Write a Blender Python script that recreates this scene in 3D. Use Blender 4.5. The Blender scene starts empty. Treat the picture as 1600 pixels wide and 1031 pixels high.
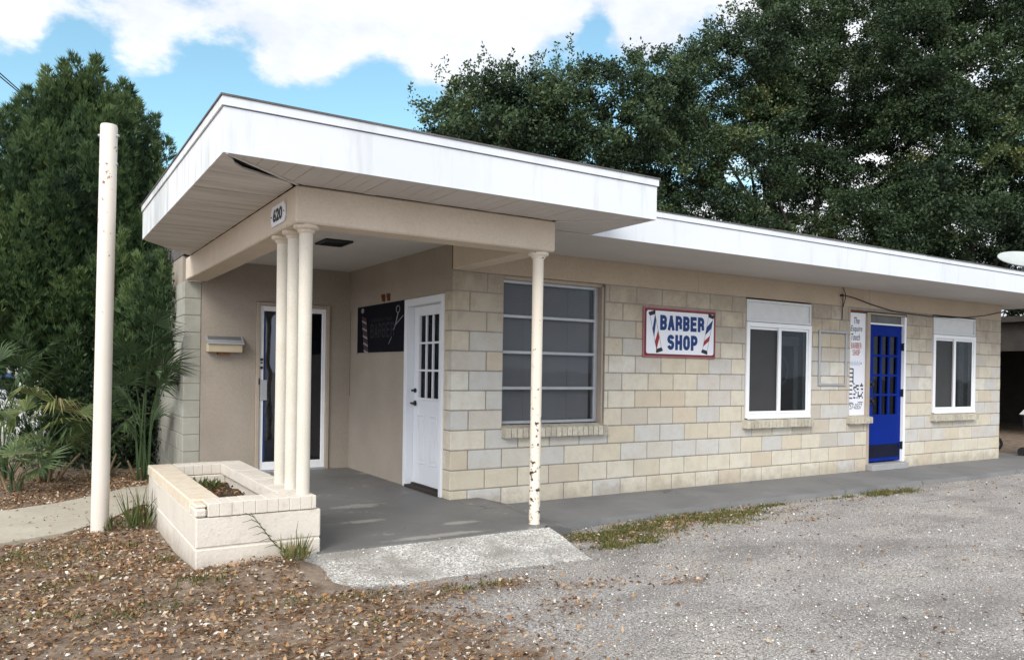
import bpy, math, random
import numpy as np
from mathutils import Vector, Matrix
R = math.radians
random.seed(7); rng = np.random.default_rng(11)
S = bpy.context.scene; COL = S.collection

# ------------------------------------------------------------------ helpers
class MB:
    def __init__(s): s.v=[]; s.f=[]; s.t=[]; s.mi=[]; s.cur=0
    def face(s, pts, tint=0.5):
        b=len(s.v); s.v+= [tuple(p) for p in pts]; s.f.append(tuple(range(b,b+len(pts)))); s.t.append(tint); s.mi.append(s.cur)
    def box(s,x0,x1,y0,y1,z0,z1,tint=0.5):
        b=len(s.v)
        s.v+=[(x0,y0,z0),(x1,y0,z0),(x1,y1,z0),(x0,y1,z0),(x0,y0,z1),(x1,y0,z1),(x1,y1,z1),(x0,y1,z1)]
        for q in ((0,3,2,1),(4,5,6,7),(0,1,5,4),(1,2,6,5),(2,3,7,6),(3,0,4,7)):
            s.f.append(tuple(b+i for i in q)); s.t.append(tint); s.mi.append(s.cur)
    def cbox(s,x0,x1,y0,y1,z0,z1,c=.004,tint=.5):
        """box with every edge chamfered"""
        b=len(s.v); xs=(x0,x1); ys=(y0,y1); zs=(z0,z1); idx={}
        for i in (0,1):
            for j in (0,1):
                for k in (0,1):
                    sx=c if i==0 else -c; sy=c if j==0 else -c; sz=c if k==0 else -c
                    for ax,p in (('x',(xs[i],ys[j]+sy,zs[k]+sz)),('y',(xs[i]+sx,ys[j],zs[k]+sz)),('z',(xs[i]+sx,ys[j]+sy,zs[k]))):
                        idx[(i,j,k,ax)]=len(s.v); s.v.append(p)
        def F(*q): s.f.append(q); s.t.append(tint); s.mi.append(s.cur)
        for i in (0,1):
            q=[idx[(i,a,b2,'x')] for a,b2 in ((0,0),(1,0),(1,1),(0,1))]; F(*(q if i else q[::-1]))
            q=[idx[(a,i,b2,'y')] for a,b2 in ((0,0),(1,0),(1,1),(0,1))]; F(*(q[::-1] if i else q))
            q=[idx[(a,b2,i,'z')] for a,b2 in ((0,0),(1,0),(1,1),(0,1))]; F(*(q if i else q[::-1]))
        for i in (0,1):
            for j in (0,1):
                q=[idx[(i,j,0,'x')],idx[(i,j,0,'y')],idx[(i,j,1,'y')],idx[(i,j,1,'x')]]; F(*(q if i!=j else q[::-1]))
                q=[idx[(i,0,j,'x')],idx[(i,0,j,'z')],idx[(i,1,j,'z')],idx[(i,1,j,'x')]]; F(*(q[::-1] if i!=j else q))
                q=[idx[(0,i,j,'y')],idx[(0,i,j,'z')],idx[(1,i,j,'z')],idx[(1,i,j,'y')]]; F(*(q if i!=j else q[::-1]))
                for k in (0,1):
                    q=[idx[(i,j,k,'x')],idx[(i,j,k,'y')],idx[(i,j,k,'z')]]; F(*(q if (i+j+k)%2 else q[::-1]))
    def prism(s,poly,z0,z1,tint=.5):
        n=len(poly); b=len(s.v)
        s.v+=[(x,y,z0) for x,y in poly]+[(x,y,z1) for x,y in poly]
        s.f.append(tuple(b+i for i in range(n))[::-1]); s.f.append(tuple(b+n+i for i in range(n)))
        for i in range(n):
            j=(i+1)%n; s.f.append((b+i,b+j,b+n+j,b+n+i))
        s.t+=[tint]*(n+2); s.mi+=[s.cur]*(n+2)
    def tube(s,path,rad,n=10,cap=True,tint=.5):
        path=[Vector(p) for p in path]
        if not hasattr(rad,'__len__'): rad=[rad]*len(path)
        b=len(s.v); up=None
        for i,p in enumerate(path):
            d=(path[min(i+1,len(path)-1)]-path[max(i-1,0)]).normalized()
            if up is None:
                up=Vector((0,0,1)) if abs(d.z)<.9 else Vector((1,0,0))
            u=d.cross(up).normalized(); w=u.cross(d).normalized(); up=w
            for k in range(n):
                a=2*math.pi*k/n; s.v.append(tuple(p+(u*math.cos(a)+w*math.sin(a))*rad[i]))
        for i in range(len(path)-1):
            for k in range(n):
                k2=(k+1)%n; s.f.append((b+i*n+k2,b+i*n+k,b+(i+1)*n+k,b+(i+1)*n+k2)); s.t.append(tint); s.mi.append(s.cur)
        if cap:
            s.f.append(tuple(b+k for k in range(n))); s.f.append(tuple(b+(len(path)-1)*n+k for k in range(n))[::-1]); s.t+=[tint]*2; s.mi+=[s.cur]*2
    def lathe(s,prof,c,n=24,tint=.5):
        b=len(s.v)
        for r,z in prof:
            for k in range(n):
                a=2*math.pi*k/n; s.v.append((c[0]+r*math.cos(a),c[1]+r*math.sin(a),c[2]+z))
        for i in range(len(prof)-1):
            for k in range(n):
                k2=(k+1)%n; s.f.append((b+i*n+k,b+i*n+k2,b+(i+1)*n+k2,b+(i+1)*n+k)); s.t.append(tint); s.mi.append(s.cur)
        s.f.append(tuple(b+k for k in range(n))[::-1]); s.f.append(tuple(b+(len(prof)-1)*n+k for k in range(n))); s.t+=[tint]*2; s.mi+=[s.cur]*2

def root_loc(o):
    while o.parent: o=o.parent
    return Vector(o['_loc']) if '_loc' in o else Vector((0,0,0))
def link_mesh(name, me, mats, parent=None, loc=(0,0,0), smooth=False):
    if not isinstance(mats,(list,tuple)): mats=[mats]
    for m in mats: me.materials.append(m)
    if smooth: me.polygons.foreach_set('use_smooth',[True]*len(me.polygons))
    o=bpy.data.objects.new(name,me); COL.objects.link(o)
    if parent: o.parent=parent
    else: o.location=loc
    return o
def part(name, mb, mats, parent=None, loc=(0,0,0), smooth=False, label=None):
    off=root_loc(parent) if parent else Vector(loc)
    me=bpy.data.meshes.new(name)
    me.from_pydata([(x-off.x,y-off.y,z-off.z) for x,y,z in mb.v],[],mb.f)
    a=me.attributes.new('tint','FLOAT','FACE'); a.data.foreach_set('value',np.array(mb.t,dtype=np.float32))
    me.polygons.foreach_set('material_index',np.array(mb.mi,dtype=np.int32))
    me.update()
    o=link_mesh(name,me,mats,parent,loc,smooth)
    if smooth:
        try: me.set_sharp_from_angle(angle=R(40))
        except Exception: pass
    if label: o['label']=label
    return o
def tag(o,label=None,cat=None,group=None,kind=None):
    if label: o['label']=label
    if cat: o['category']=cat
    if group: o['group']=group
    if kind: o['kind']=kind
    return o
def thing(name,label,cat,loc=(0,0,0),group=None):
    o=bpy.data.objects.new(name,None); COL.objects.link(o); o.location=loc; o['_loc']=tuple(loc); o.empty_display_size=.2
    return tag(o,label,cat,group)
def rhombs(name, base, axis, side, tint, mat, parent=None, loc=(0,0,0), mid=.45, fold=None):
    """one leaf-shaped quad per row: base point, axis vector (length), side vector (half width)"""
    off=np.array(root_loc(parent) if parent else loc)
    n=len(base); v=np.empty((n,4,3),np.float32); b=base-off
    v[:,0]=b; v[:,1]=b+axis*mid+side; v[:,2]=b+axis; v[:,3]=b+axis*mid-side
    if fold is not None: v[:,1]+=fold; v[:,3]+=fold
    me=bpy.data.meshes.new(name)
    me.vertices.add(n*4); me.vertices.foreach_set('co',v.reshape(-1))
    me.loops.add(n*4); me.loops.foreach_set('vertex_index',np.arange(n*4,dtype=np.int32))
    me.polygons.add(n); me.polygons.foreach_set('loop_start',np.arange(0,n*4,4,dtype=np.int32)); me.polygons.foreach_set('loop_total',np.full(n,4,np.int32))
    a=me.attributes.new('tint','FLOAT','FACE'); a.data.foreach_set('value',tint.astype(np.float32))
    me.update(); me.validate()
    return link_mesh(name,me,mat,parent,loc)
def nrm(a): return a/np.maximum(np.linalg.norm(a,axis=-1,keepdims=True),1e-9)
def rv(n): return nrm(rng.normal(size=(n,3)))

# ------------------------------------------------------------------ materials
class NT:
    def __init__(s,name):
        s.m=bpy.data.materials.new(name); s.m.use_nodes=True; s.t=s.m.node_tree; s.t.nodes.clear()
        s.out=s.n('ShaderNodeOutputMaterial'); s.pos=None
    def n(s,typ,**k):
        x=s.t.nodes.new(typ)
        for a,b in k.items():
            if hasattr(x,a): setattr(x,a,b)
            else: raise KeyError(a)
        return x
    def L(s,a,b): s.t.links.new(a,b)
    def P(s):
        if s.pos is None: s.pos=s.n('ShaderNodeNewGeometry').outputs['Position']
        return s.pos
    def scaled(s,sx,sy,sz):
        m=s.n('ShaderNodeMapping'); m.inputs['Scale'].default_value=(sx,sy,sz); s.L(s.P(),m.inputs['Vector']); return m.outputs['Vector']
    def noise(s,scale,detail=5,rough=.6,vec=None):
        x=s.n('ShaderNodeTexNoise'); x.inputs['Scale'].default_value=scale; x.inputs['Detail'].default_value=detail; x.inputs['Roughness'].default_value=rough
        s.L(vec or s.P(),x.inputs['Vector']); return x.outputs['Fac']
    def ramp(s,fac,stops,interp='LINEAR'):
        r=s.n('ShaderNodeValToRGB'); cr=r.color_ramp; cr.interpolation=interp
        while len(cr.elements)<len(stops): cr.elements.new(.5)
        for e,(p,c) in zip(cr.elements,stops):
            e.position=p; e.color=(c,c,c,1) if not hasattr(c,'__len__') else (*c,1)
        s.L(fac,r.inputs['Fac']); return r.outputs['Color']
    def mix(s,fac,a,b,mode='MIX'):
        x=s.n('ShaderNodeMix',data_type='RGBA',blend_type=mode)
        for val,i in ((fac,0),(a,6),(b,7)):
            sock=x.inputs[i]
            if hasattr(val,'is_output'): s.L(val,sock)
            elif hasattr(val,'__len__'): sock.default_value=(*val,1)
            else: sock.default_value=val if i==0 else (val,val,val,1)
        return x.outputs[2]
    def math(s,op,a,b=0.,clamp=False):
        x=s.n('ShaderNodeMath',operation=op,use_clamp=clamp)
        for v,sock in ((a,x.inputs[0]),(b,x.inputs[1])):
            if hasattr(v,'is_output'): s.L(v,sock)
            else: sock.default_value=v
        return x.outputs[0]
    def attr(s,name='tint'):
        return s.n('ShaderNodeAttribute',attribute_name=name).outputs['Fac']
    def bump(s,h,strength=.3,dist=.01):
        b=s.n('ShaderNodeBump'); b.inputs['Strength'].default_value=strength; b.inputs['Distance'].default_value=dist; s.L(h,b.inputs['Height']); return b.outputs['Normal']
    def bsdf(s,color,rough=.7,spec=.3,metal=0.,normal=None,trans=0.):
        p=s.n('ShaderNodeBsdfPrincipled')
        for v,k in ((color,'Base Color'),(rough,'Roughness'),(metal,'Metallic')):
            if hasattr(v,'is_output'): s.L(v,p.inputs[k])
            elif hasattr(v,'__len__'): p.inputs[k].default_value=(*v,1)
            else: p.inputs[k].default_value=v
        p.inputs['Specular IOR Level'].default_value=spec
        if normal: s.L(normal,p.inputs['Normal'])
        s.L(p.outputs[0],s.out.inputs['Surface']); return p
def cracks(t,scale,width):
    nz=t.n('ShaderNodeTexNoise'); nz.inputs['Scale'].default_value=2.2; nz.inputs['Detail'].default_value=5; t.L(t.P(),nz.inputs['Vector'])
    sc_=t.n('ShaderNodeVectorMath',operation='SCALE'); t.L(nz.outputs['Color'],sc_.inputs[0]); sc_.inputs['Scale'].default_value=.55
    ad=t.n('ShaderNodeVectorMath',operation='ADD'); t.L(t.P(),ad.inputs[0]); t.L(sc_.outputs[0],ad.inputs[1])
    v=t.n('ShaderNodeTexVoronoi',feature='DISTANCE_TO_EDGE'); v.inputs['Scale'].default_value=scale; t.L(ad.outputs[0],v.inputs['Vector'])
    return t.math('MULTIPLY',t.ramp(v.outputs['Distance'],[(0.,1.),(width,0.)]),t.ramp(t.noise(1.3,3),[(.45,0.),(.6,.8)]))
def pm(name,c,c2=None,scale=3.,rough=.7,spec=.3,bump=.15,bscale=60.,bdist=.006,metal=0.,fine=.12):
    t=NT(name); c2=c2 or tuple(x*.8 for x in c)
    col=t.mix(t.ramp(t.noise(scale,6),[(.32,0.),(.68,1.)]),c,c2)
    if fine: col=t.mix(1.,col,t.ramp(t.noise(scale*23,3),[(.3,1.-fine),(.7,1.+0*fine)]),'MULTIPLY')
    t.bsdf(col,rough,spec,metal,t.bump(t.noise(bscale,4),bump,bdist) if bump else None)
    return t.m

# block wall: each block carries its own tint
t=NT('block'); ti=t.attr()
c=t.ramp(ti,[(0.,(.58,.53,.425)),(.18,(.595,.56,.47)),(.34,(.555,.49,.375)),(.5,(.505,.50,.48)),(.64,(.61,.59,.525)),(.78,(.45,.425,.38)),(.9,(.545,.465,.355)),(1.,(.51,.505,.495))])
c=t.mix(t.ramp(t.noise(6,7,.68),[(.44,0.),(.68,.6)]),c,(.46,.40,.32))
c=t.mix(t.ramp(t.noise(90,4,.7),[(.58,0.),(.72,.5)]),c,(.36,.33,.28))
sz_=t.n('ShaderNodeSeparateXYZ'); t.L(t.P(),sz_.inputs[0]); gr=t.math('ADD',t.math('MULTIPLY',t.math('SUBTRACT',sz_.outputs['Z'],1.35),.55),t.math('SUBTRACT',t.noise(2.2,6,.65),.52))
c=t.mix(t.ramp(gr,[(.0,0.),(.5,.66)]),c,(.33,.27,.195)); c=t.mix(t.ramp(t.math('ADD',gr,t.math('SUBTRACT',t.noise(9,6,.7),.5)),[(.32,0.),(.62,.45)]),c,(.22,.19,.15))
dz=t.math('ADD',t.math('MULTIPLY',sz_.outputs['Z'],-2.4),t.math('ADD',t.noise(6,5,.7),.02))
c=t.mix(t.ramp(dz,[(.1,0.),(.45,.55)]),c,(.30,.26,.205))
c=t.mix(t.ramp(t.noise(38,5,.7),[(.55,0.),(.8,.45)]),c,(.66,.61,.53))
c=t.mix(t.ramp(t.noise(1.3,4),[(.5,0.),(.75,.3)]),c,(.42,.38,.34))
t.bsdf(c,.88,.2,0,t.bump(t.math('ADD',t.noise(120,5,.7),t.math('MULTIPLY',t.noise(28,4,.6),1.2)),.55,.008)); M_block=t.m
M_mortar=pm('mortar',(.33,.305,.275),(.23,.21,.19),6,.95,.1,.3,150)
M_sideblock=pm('painted_block',(.38,.375,.33),(.30,.295,.25),4,.85,.2,.3,90)
M_stucco=pm('beige_stucco',(.36,.315,.265),(.31,.27,.225),1.6,.9,.15,.35,170,.006)
M_frieze=pm('beige_frieze',(.47,.385,.295),(.41,.335,.255),1.5,.9,.15,.2,120)
M_beam=pm('beige_beam',(.64,.55,.455),(.57,.485,.395),2.2,.85,.2,.35,140)
t=NT('white_vinyl'); c=t.mix(t.ramp(t.noise(.9,5),[(.35,0.),(.7,1.)]),(.635,.655,.695),(.585,.61,.655)); c=t.mix(t.ramp(t.noise(1.,6,.7,t.scaled(7,7,.8)),[(.54,0.),(.74,.55)]),c,(.45,.455,.46)); t.bsdf(c,.5,.3,0,t.bump(t.noise(1.,3,.5,t.scaled(2.2,2.2,7)),.12,.012)); M_white=t.m
t=NT('dirty_white_fascia')
st=t.noise(1.,5,.65,t.scaled(14,14,1.2)); c=t.mix(t.ramp(st,[(.46,0.),(.7,.8)]),(.70,.71,.72),(.42,.415,.41))
t.bsdf(c,.5,.35); M_fascia_dirty=t.m
M_roofedge=pm('dark_roof_edge',(.10,.095,.09),(.16,.15,.15),5,.9,.1,.4,60)
M_soffit=pm('soffit_vinyl',(.58,.55,.53),(.52,.49,.47),1.2,.6,.3,.05,60,fine=.05)
t=NT('stained_soffit'); c=t.mix(t.ramp(t.noise(1.,5,.6,t.scaled(1.0,9,3)),[(.42,0.),(.72,.8)]),(.62,.585,.56),(.36,.33,.31))
t.bsdf(c,.7,.25); M_soffit2=t.m
M_ceiling=pm('ceiling_board',(.60,.585,.56),(.54,.525,.50),1.5,.7,.2,.1,70)
M_dark=pm('shade_black',(.012,.012,.012),(.02,.02,.02),3,.95,.05,0)
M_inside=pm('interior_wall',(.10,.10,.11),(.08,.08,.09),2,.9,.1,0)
M_cream=pm('cream_paint',(.66,.62,.54),(.60,.55,.465),4,.65,.3,.25,110)
t=NT('flaking_paint')
sep=t.n('ShaderNodeSeparateXYZ'); t.L(t.P(),sep.inputs[0])
hz=t.ramp(t.math('MULTIPLY',sep.outputs['Z'],.42),[(0.,.12),(.62,.02),(.85,-.06+.06)])
fl=t.math('ADD',t.noise(21,5,.6),hz)
f=t.ramp(fl,[(.675,0.),(.69,1.)])
c=t.mix(t.noise(6),(.72,.67,.58),(.64,.57,.47)); c=t.mix(t.ramp(fl,[(.635,0.),(.68,.5)]),c,(.42,.25,.13)); c=t.mix(f,c,(.03,.025,.02))
t.bsdf(c,.6,.3,0,t.bump(fl,.25,.004)); M_flake=t.m
t=NT('pole_paint'); nz=t.noise(15,5,.65)
c=t.mix(t.noise(5),(.66,.61,.55),(.60,.55,.48)); sz_=t.n('ShaderNodeSeparateXYZ'); t.L(t.P(),sz_.inputs[0]); zm=t.ramp(t.math('MULTIPLY',sz_.outputs['Z'],.25),[(.55,0.),(.66,.075),(.78,.075),(.84,0.)]); c=t.mix(t.ramp(t.math('ADD',nz,zm),[(.68,0.),(.70,1.)]),c,(.24,.11,.06))
t.bsdf(c,.6,.3,0,t.bump(t.noise(70),.15,.004)); M_pole=t.m
t=NT('planter_paint'); c=t.mix(t.ramp(t.noise(3.5,6),[(.32,0.),(.68,1.)]),(.60,.55,.485),(.66,.61,.53)); c=t.mix(t.ramp(t.noise(9,7,.7),[(.56,0.),(.72,.55)]),c,(.40,.345,.275)); sz_=t.n('ShaderNodeSeparateXYZ'); t.L(t.P(),sz_.inputs[0]); c=t.mix(t.ramp(t.math('ADD',t.math('MULTIPLY',sz_.outputs['Z'],-3.2),t.math('ADD',t.noise(7,5,.7),.2)),[(.1,0.),(.5,.6)]),c,(.30,.255,.20)); t.bsdf(c,.85,.2,0,t.bump(t.noise(55,6,.7),.6,.01)); M_planter=t.m
t=NT('yellow_planter_top'); c=t.mix(t.ramp(t.noise(8,6),[(.4,0.),(.65,.8)]),(.66,.585,.475),(.58,.475,.34)); t.bsdf(c,.85,.2,0,t.bump(t.noise(50,5),.5,.008)); M_plantertop=t.m  # left rim mottled between two warm yellow tones
t=NT('painted_slab')
c=t.mix(t.ramp(t.noise(1.1,6),[(.3,0.),(.7,1.)]),(.125,.124,.122),(.185,.18,.174)); c=t.mix(t.ramp(t.noise(2.2,8,.72),[(.615,0.),(.66,.75)]),c,(.37,.355,.32)); c=t.mix(t.ramp(t.noise(3.1,6,.7),[(.58,0.),(.75,.55)]),c,(.10,.10,.098)); c=t.mix(t.ramp(t.noise(55,3),[(.62,0.),(.8,.4)]),c,(.30,.29,.27))
def ell(px_,py_,rx,ry):
    m=t.n('ShaderNodeMapping'); m.inputs['Location'].default_value=(-px_/rx,-py_/ry,0); m.inputs['Scale'].default_value=(1/rx,1/ry,0); t.L(t.P(),m.inputs['Vector'])
    l=t.n('ShaderNodeVectorMath',operation='LENGTH'); t.L(m.outputs['Vector'],l.inputs[0]); return t.math('SUBTRACT',1.,l.outputs['Value'],True)
wear=t.math('ADD',t.math('ADD',ell(-1.15,-.62,.35,.13),ell(-.45,-1.05,.36,.12)),t.math('ADD',ell(-.9,.1,.5,.2),ell(-.85,-1.42,.9,.12)))
c=t.mix(t.ramp(t.math('MULTIPLY',wear,t.noise(9,6,.7)),[(.2,0.),(.34,.55)]),c,(.40,.38,.34))
c=t.mix(cracks(t,.6,.005),c,(.04,.04,.038))
t.bsdf(c,.62,.35,0,t.bump(t.noise(90,4),.12,.004)); M_slab=t.m
t=NT('painted_walk')
c=t.mix(t.ramp(t.noise(1.4,6),[(.3,0.),(.7,1.)]),(.15,.15,.152),(.205,.203,.20)); c=t.mix(t.ramp(t.noise(40,4,.7),[(.6,0.),(.75,.5)]),c,(.27,.265,.255)); c=t.mix(cracks(t,.55,.006),c,(.05,.048,.045)); c=t.mix(t.ramp(t.noise(3.,7,.72),[(.6,0.),(.7,.45)]),c,(.30,.285,.26))
t.bsdf(c,.8,.25,0,t.bump(t.noise(90,4),.2,.004)); M_walk=t.m
t=NT('exposed_apron')
sp=t.ramp(t.noise(58,4,.75),[(.46,0.),(.56,1.)]); big=t.ramp(t.noise(2.3,5,.6),[(.36,0.),(.56,1.)])
c=t.mix(t.ramp(t.noise(2.,5),[(.3,0.),(.7,1.)]),(.25,.238,.218),(.33,.315,.29)); c=t.mix(t.math('MULTIPLY',sp,big),c,(.72,.70,.66)); c=t.mix(t.ramp(t.noise(1.7,7,.7),[(.52,0.),(.68,.75)]),c,(.235,.21,.18)); c=t.mix(t.ramp(t.noise(110,3,.7),[(.58,0.),(.66,.6)]),c,(.16,.15,.135))
t.bsdf(c,.9,.2,0,t.bump(t.noise(80,5,.7),.5,.006)); M_apron=t.m
t=NT('path_concrete'); c=t.mix(t.ramp(t.noise(2.5,6),[(.3,0.),(.7,1.)]),(.47,.43,.35),(.38,.34,.27)); c=t.mix(t.ramp(t.noise(30,5,.7),[(.5,0.),(.7,.55)]),c,(.27,.235,.185)); t.bsdf(c,.9,.2,0,t.bump(t.noise(70,5),.4,.006)); M_path=t.m
# ground: sandy shell gravel turning into brown litter soil (attribute soil)
t=NT('ground')
so=t.attr('soil'); no=t.noise(2.6,7,.68)
mask=t.ramp(t.math('ADD',so,t.math('MULTIPLY',t.math('SUBTRACT',no,.5),1.5)),[(.30,0.),(.72,1.)])
g=t.mix(t.ramp(t.noise(1.1,6),[(.3,0.),(.7,1.)]),(.40,.375,.35),(.585,.555,.53))
g=t.mix(t.ramp(t.noise(.55,7,.66,t.scaled(1,2.2,1)),[(.38,.85),(.54,0.)]),g,(.24,.225,.21)); g=t.mix(t.ramp(t.noise(.8,5,.6,t.scaled(1,1.8,1.)),[(.52,0.),(.66,.75)]),g,(.60,.555,.49))
g=t.mix(t.ramp(t.noise(75,5,.75),[(.44,0.),(.53,.8)]),(.17,.155,.145),g)
vo=t.n('ShaderNodeTexVoronoi'); vo.inputs['Scale'].default_value=62; t.L(t.P(),vo.inputs['Vector'])
sc=t.n('ShaderNodeSeparateColor'); t.L(vo.outputs['Color'],sc.inputs[0])
chip=t.math('MULTIPLY',t.ramp(vo.outputs['Distance'],[(.24,1.),(.34,0.)]),t.ramp(sc.outputs[0],[(.62,0.),(.68,1.)]))
g=t.mix(t.math('MULTIPLY',chip,.8),g,(.66,.63,.58))
g=t.mix(t.ramp(t.noise(3.2,6,.7),[(.6,0.),(.72,.5)]),g,(.29,.22,.15))
mm=t.n('ShaderNodeMapping'); mm.inputs['Location'].default_value=(-.80/.38,1.38/.15,0); mm.inputs['Scale'].default_value=(1/.38,1/.15,0); t.L(t.P(),mm.inputs['Vector']); ll=t.n('ShaderNodeVectorMath',operation='LENGTH'); t.L(mm.outputs['Vector'],ll.inputs[0]); spill=t.ramp(t.math('ADD',t.math('SUBTRACT',1.,ll.outputs['Value']),t.math('SUBTRACT',no,.5)),[(.1,0.),(.4,.75)])
b=t.mix(t.ramp(t.noise(7,6,.7),[(.35,0.),(.65,1.)]),(.105,.070,.047),(.31,.25,.20)); b=t.mix(t.ramp(t.noise(60,4,.7),[(.52,0.),(.62,.8)]),b,(.27,.19,.12))
c=t.mix(mask,g,b); c=t.mix(spill,c,(.46,.47,.50)); h=t.math('ADD',t.noise(85,5,.75),t.math('MULTIPLY',t.noise(14,4),.6))
t.bsdf(c,.95,.12,0,t.bump(h,.75,.012)); M_ground=t.m
M_road=pm('pale_road',(.55,.54,.51),(.48,.47,.445),1.,.9,.2,.2,40)
def tinted(name,stops,rough=.7,spec=.25,trans=0.,interp='LINEAR',noise=None):
    t=NT(name); c=t.ramp(t.attr(),stops,interp)
    if noise: c=t.mix(1.,c,t.ramp(t.noise(noise,4),[(.3,.75),(.7,1.1)]),'MULTIPLY')
    p=t.bsdf(c,rough,spec)
    if trans:
        tr=t.n('ShaderNodeBsdfTranslucent'); t.L(c,tr.inputs['Color']); mx=t.n('ShaderNodeMixShader'); mx.inputs[0].default_value=trans
        t.L(p.outputs[0],mx.inputs[1]); t.L(tr.outputs[0],mx.inputs[2]); t.L(mx.outputs[0],t.out.inputs['Surface'])
    return t.m
M_leaflit=tinted('dry_leaves',[(0,(.05,.03,.02)),(.25,(.16,.085,.045)),(.42,(.28,.15,.07)),(.58,(.38,.23,.115)),(.74,(.45,.33,.21)),(.88,(.55,.48,.38)),(1,(.74,.72,.67))],.75,.25,.1)
M_chips=tinted('shell_chips',[(0,(.10,.09,.08)),(.22,(.28,.25,.22)),(.5,(.42,.39,.355)),(.72,(.58,.55,.50)),(1,(.82,.80,.76))],.7,.3)
M_oak=tinted('oak_leaf',[(0,(.019,.035,.018)),(.4,(.042,.072,.033)),(.75,(.078,.118,.05)),(.93,(.12,.155,.065)),(1,(.20,.21,.07))],.55,.3,.22)
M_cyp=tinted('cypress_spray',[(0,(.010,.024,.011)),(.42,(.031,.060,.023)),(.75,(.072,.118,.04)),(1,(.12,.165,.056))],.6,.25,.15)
M_palm=tinted('palmetto_leaf',[(0,(.03,.055,.025)),(.45,(.075,.12,.045)),(.8,(.17,.20,.065)),(1,(.30,.26,.12))],.5,.35,.2)
M_stalk=tinted('dry_stalk',[(0,(.12,.085,.05)),(.5,(.24,.18,.11)),(1,(.38,.31,.21))],.85,.15,0,noise=20)
M_grass=tinted('grass_blade',[(0,(.045,.065,.02)),(.45,(.09,.115,.035)),(.7,(.17,.16,.06)),(1,(.32,.22,.11))],.7,.2,.2)
M_bark=pm('bark',(.045,.038,.032),(.026,.022,.019),9,.95,.1,.6,30,.02)
M_soil=pm('planter_soil',(.06,.045,.032),(.12,.085,.06),30,.95,.1,.8,60,.02)
M_alu=pm('aluminium',(.40,.41,.44),(.34,.35,.375),6,.4,.5,.03,40,metal=.35,fine=.04)
M_framewhite=pm('white_frame',(.80,.81,.83),(.76,.77,.79),2,.4,.45,.02,30,fine=.02)
M_doorwhite=pm('white_door_paint',(.70,.72,.76),(.66,.68,.72),2,.45,.4,.03,30,fine=.03)
M_panelwhite=pm('pale_panel',(.66,.67,.68),(.60,.61,.62),8,.6,.3,.08,40)
M_blue=pm('blue_door_paint',(.004,.022,.22),(.003,.018,.18),2,.6,.06,.04,30,fine=.08)
M_black=pm('black_metal',(.012,.012,.014),(.02,.02,.022),5,.45,.4,.05,40)
M_kick=pm('black_kick_plate',(.008,.010,.024),(.012,.014,.03),5,.7,.08,.05,40)
M_beigejamb=pm('beige_jamb',(.42,.36,.29),(.36,.30,.24),4,.75,.25,.1,60)
M_blind=pm('grey_blind',(.37,.37,.385),(.32,.32,.335),2,.6,.25,0,fine=.03)
M_screen=pm('insect_screen',(.05,.048,.05),(.04,.04,.042),3,.6,.3,.05,300)
M_curtain=pm('pale_curtain',(.42,.42,.40),(.34,.34,.33),3,.9,.1,0)
M_brick_sill=tinted('sill_brick',[(0,(.40,.365,.295)),(1,(.53,.49,.40))],.85,.2,0,noise=25)
M_rust=pm('rust',(.19,.08,.035),(.10,.045,.025),30,.9,.15,.4,80)
M_mailbeige=pm('mailbox_beige',(.50,.42,.30),(.45,.37,.26),6,.6,.3,.05,40)
M_mailgrey=pm('mailbox_lid',(.13,.13,.13),(.10,.10,.10),8,.5,.4,.05,50)
M_concrete=pm('grey_concrete',(.36,.36,.36),(.30,.30,.30),5,.9,.2,.4,70)
M_wood=pm('dark_wood',(.05,.043,.037),(.035,.03,.027),4,.85,.2,.3,40)
M_binlid=pm('pale_lid',(.62,.63,.64),(.56,.57,.58),4,.5,.4,.05,40)
M_rubber=pm('rubber',(.018,.018,.018),(.03,.03,.03),8,.8,.2,.2,80)
M_dish=pm('dish_grey',(.42,.45,.44),(.36,.385,.38),5,.55,.35,.05,50)
M_carblue=pm('car_blue',(.03,.07,.17),(.03,.07,.16),1,.25,.5,0,fine=0)
M_wire=pm('wire_black',(.025,.022,.02),(.04,.03,.025),5,.7,.3,0)
M_maroon=pm('maroon_border',(.16,.016,.028),(.14,.014,.025),3,.5,.4,0)
M_pinkedge=pm('faded_red_edge',(.38,.17,.16),(.30,.12,.12),6,.6,.3,0)
M_signwhite=pm('sign_white',(.74,.75,.80),(.70,.71,.77),1.2,.5,.4,0,fine=.02)
M_navy=pm('sign_navy',(.008,.04,.17),(.007,.036,.155),3,.5,.3,0,fine=.05)
M_red=pm('sign_red',(.33,.025,.03),(.29,.022,.027),3,.5,.3,0,fine=.05)
M_ink=pm('sign_black',(.02,.02,.025),(.03,.03,.035),3,.55,.3,0)
M_inkred=pm('sign_rust_red',(.38,.085,.045),(.42,.12,.07),20,.6,.25,0)
M_faint=pm('sign_faded_blue',(.44,.51,.64),(.58,.62,.70),30,.6,.25,0)
M_banner=pm('banner_black',(.010,.010,.016),(.008,.008,.013),2,.7,.06,.02,30)
M_bangrey=pm('banner_grey',(.042,.044,.047),(.032,.034,.037),4,.7,.06,0)
M_bansilver=pm('banner_silver',(.30,.30,.33),(.22,.22,.25),8,.5,.3,0)
M_banred=pm('banner_maroon',(.06,.018,.024),(.05,.016,.02),4,.5,.3,0)
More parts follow.
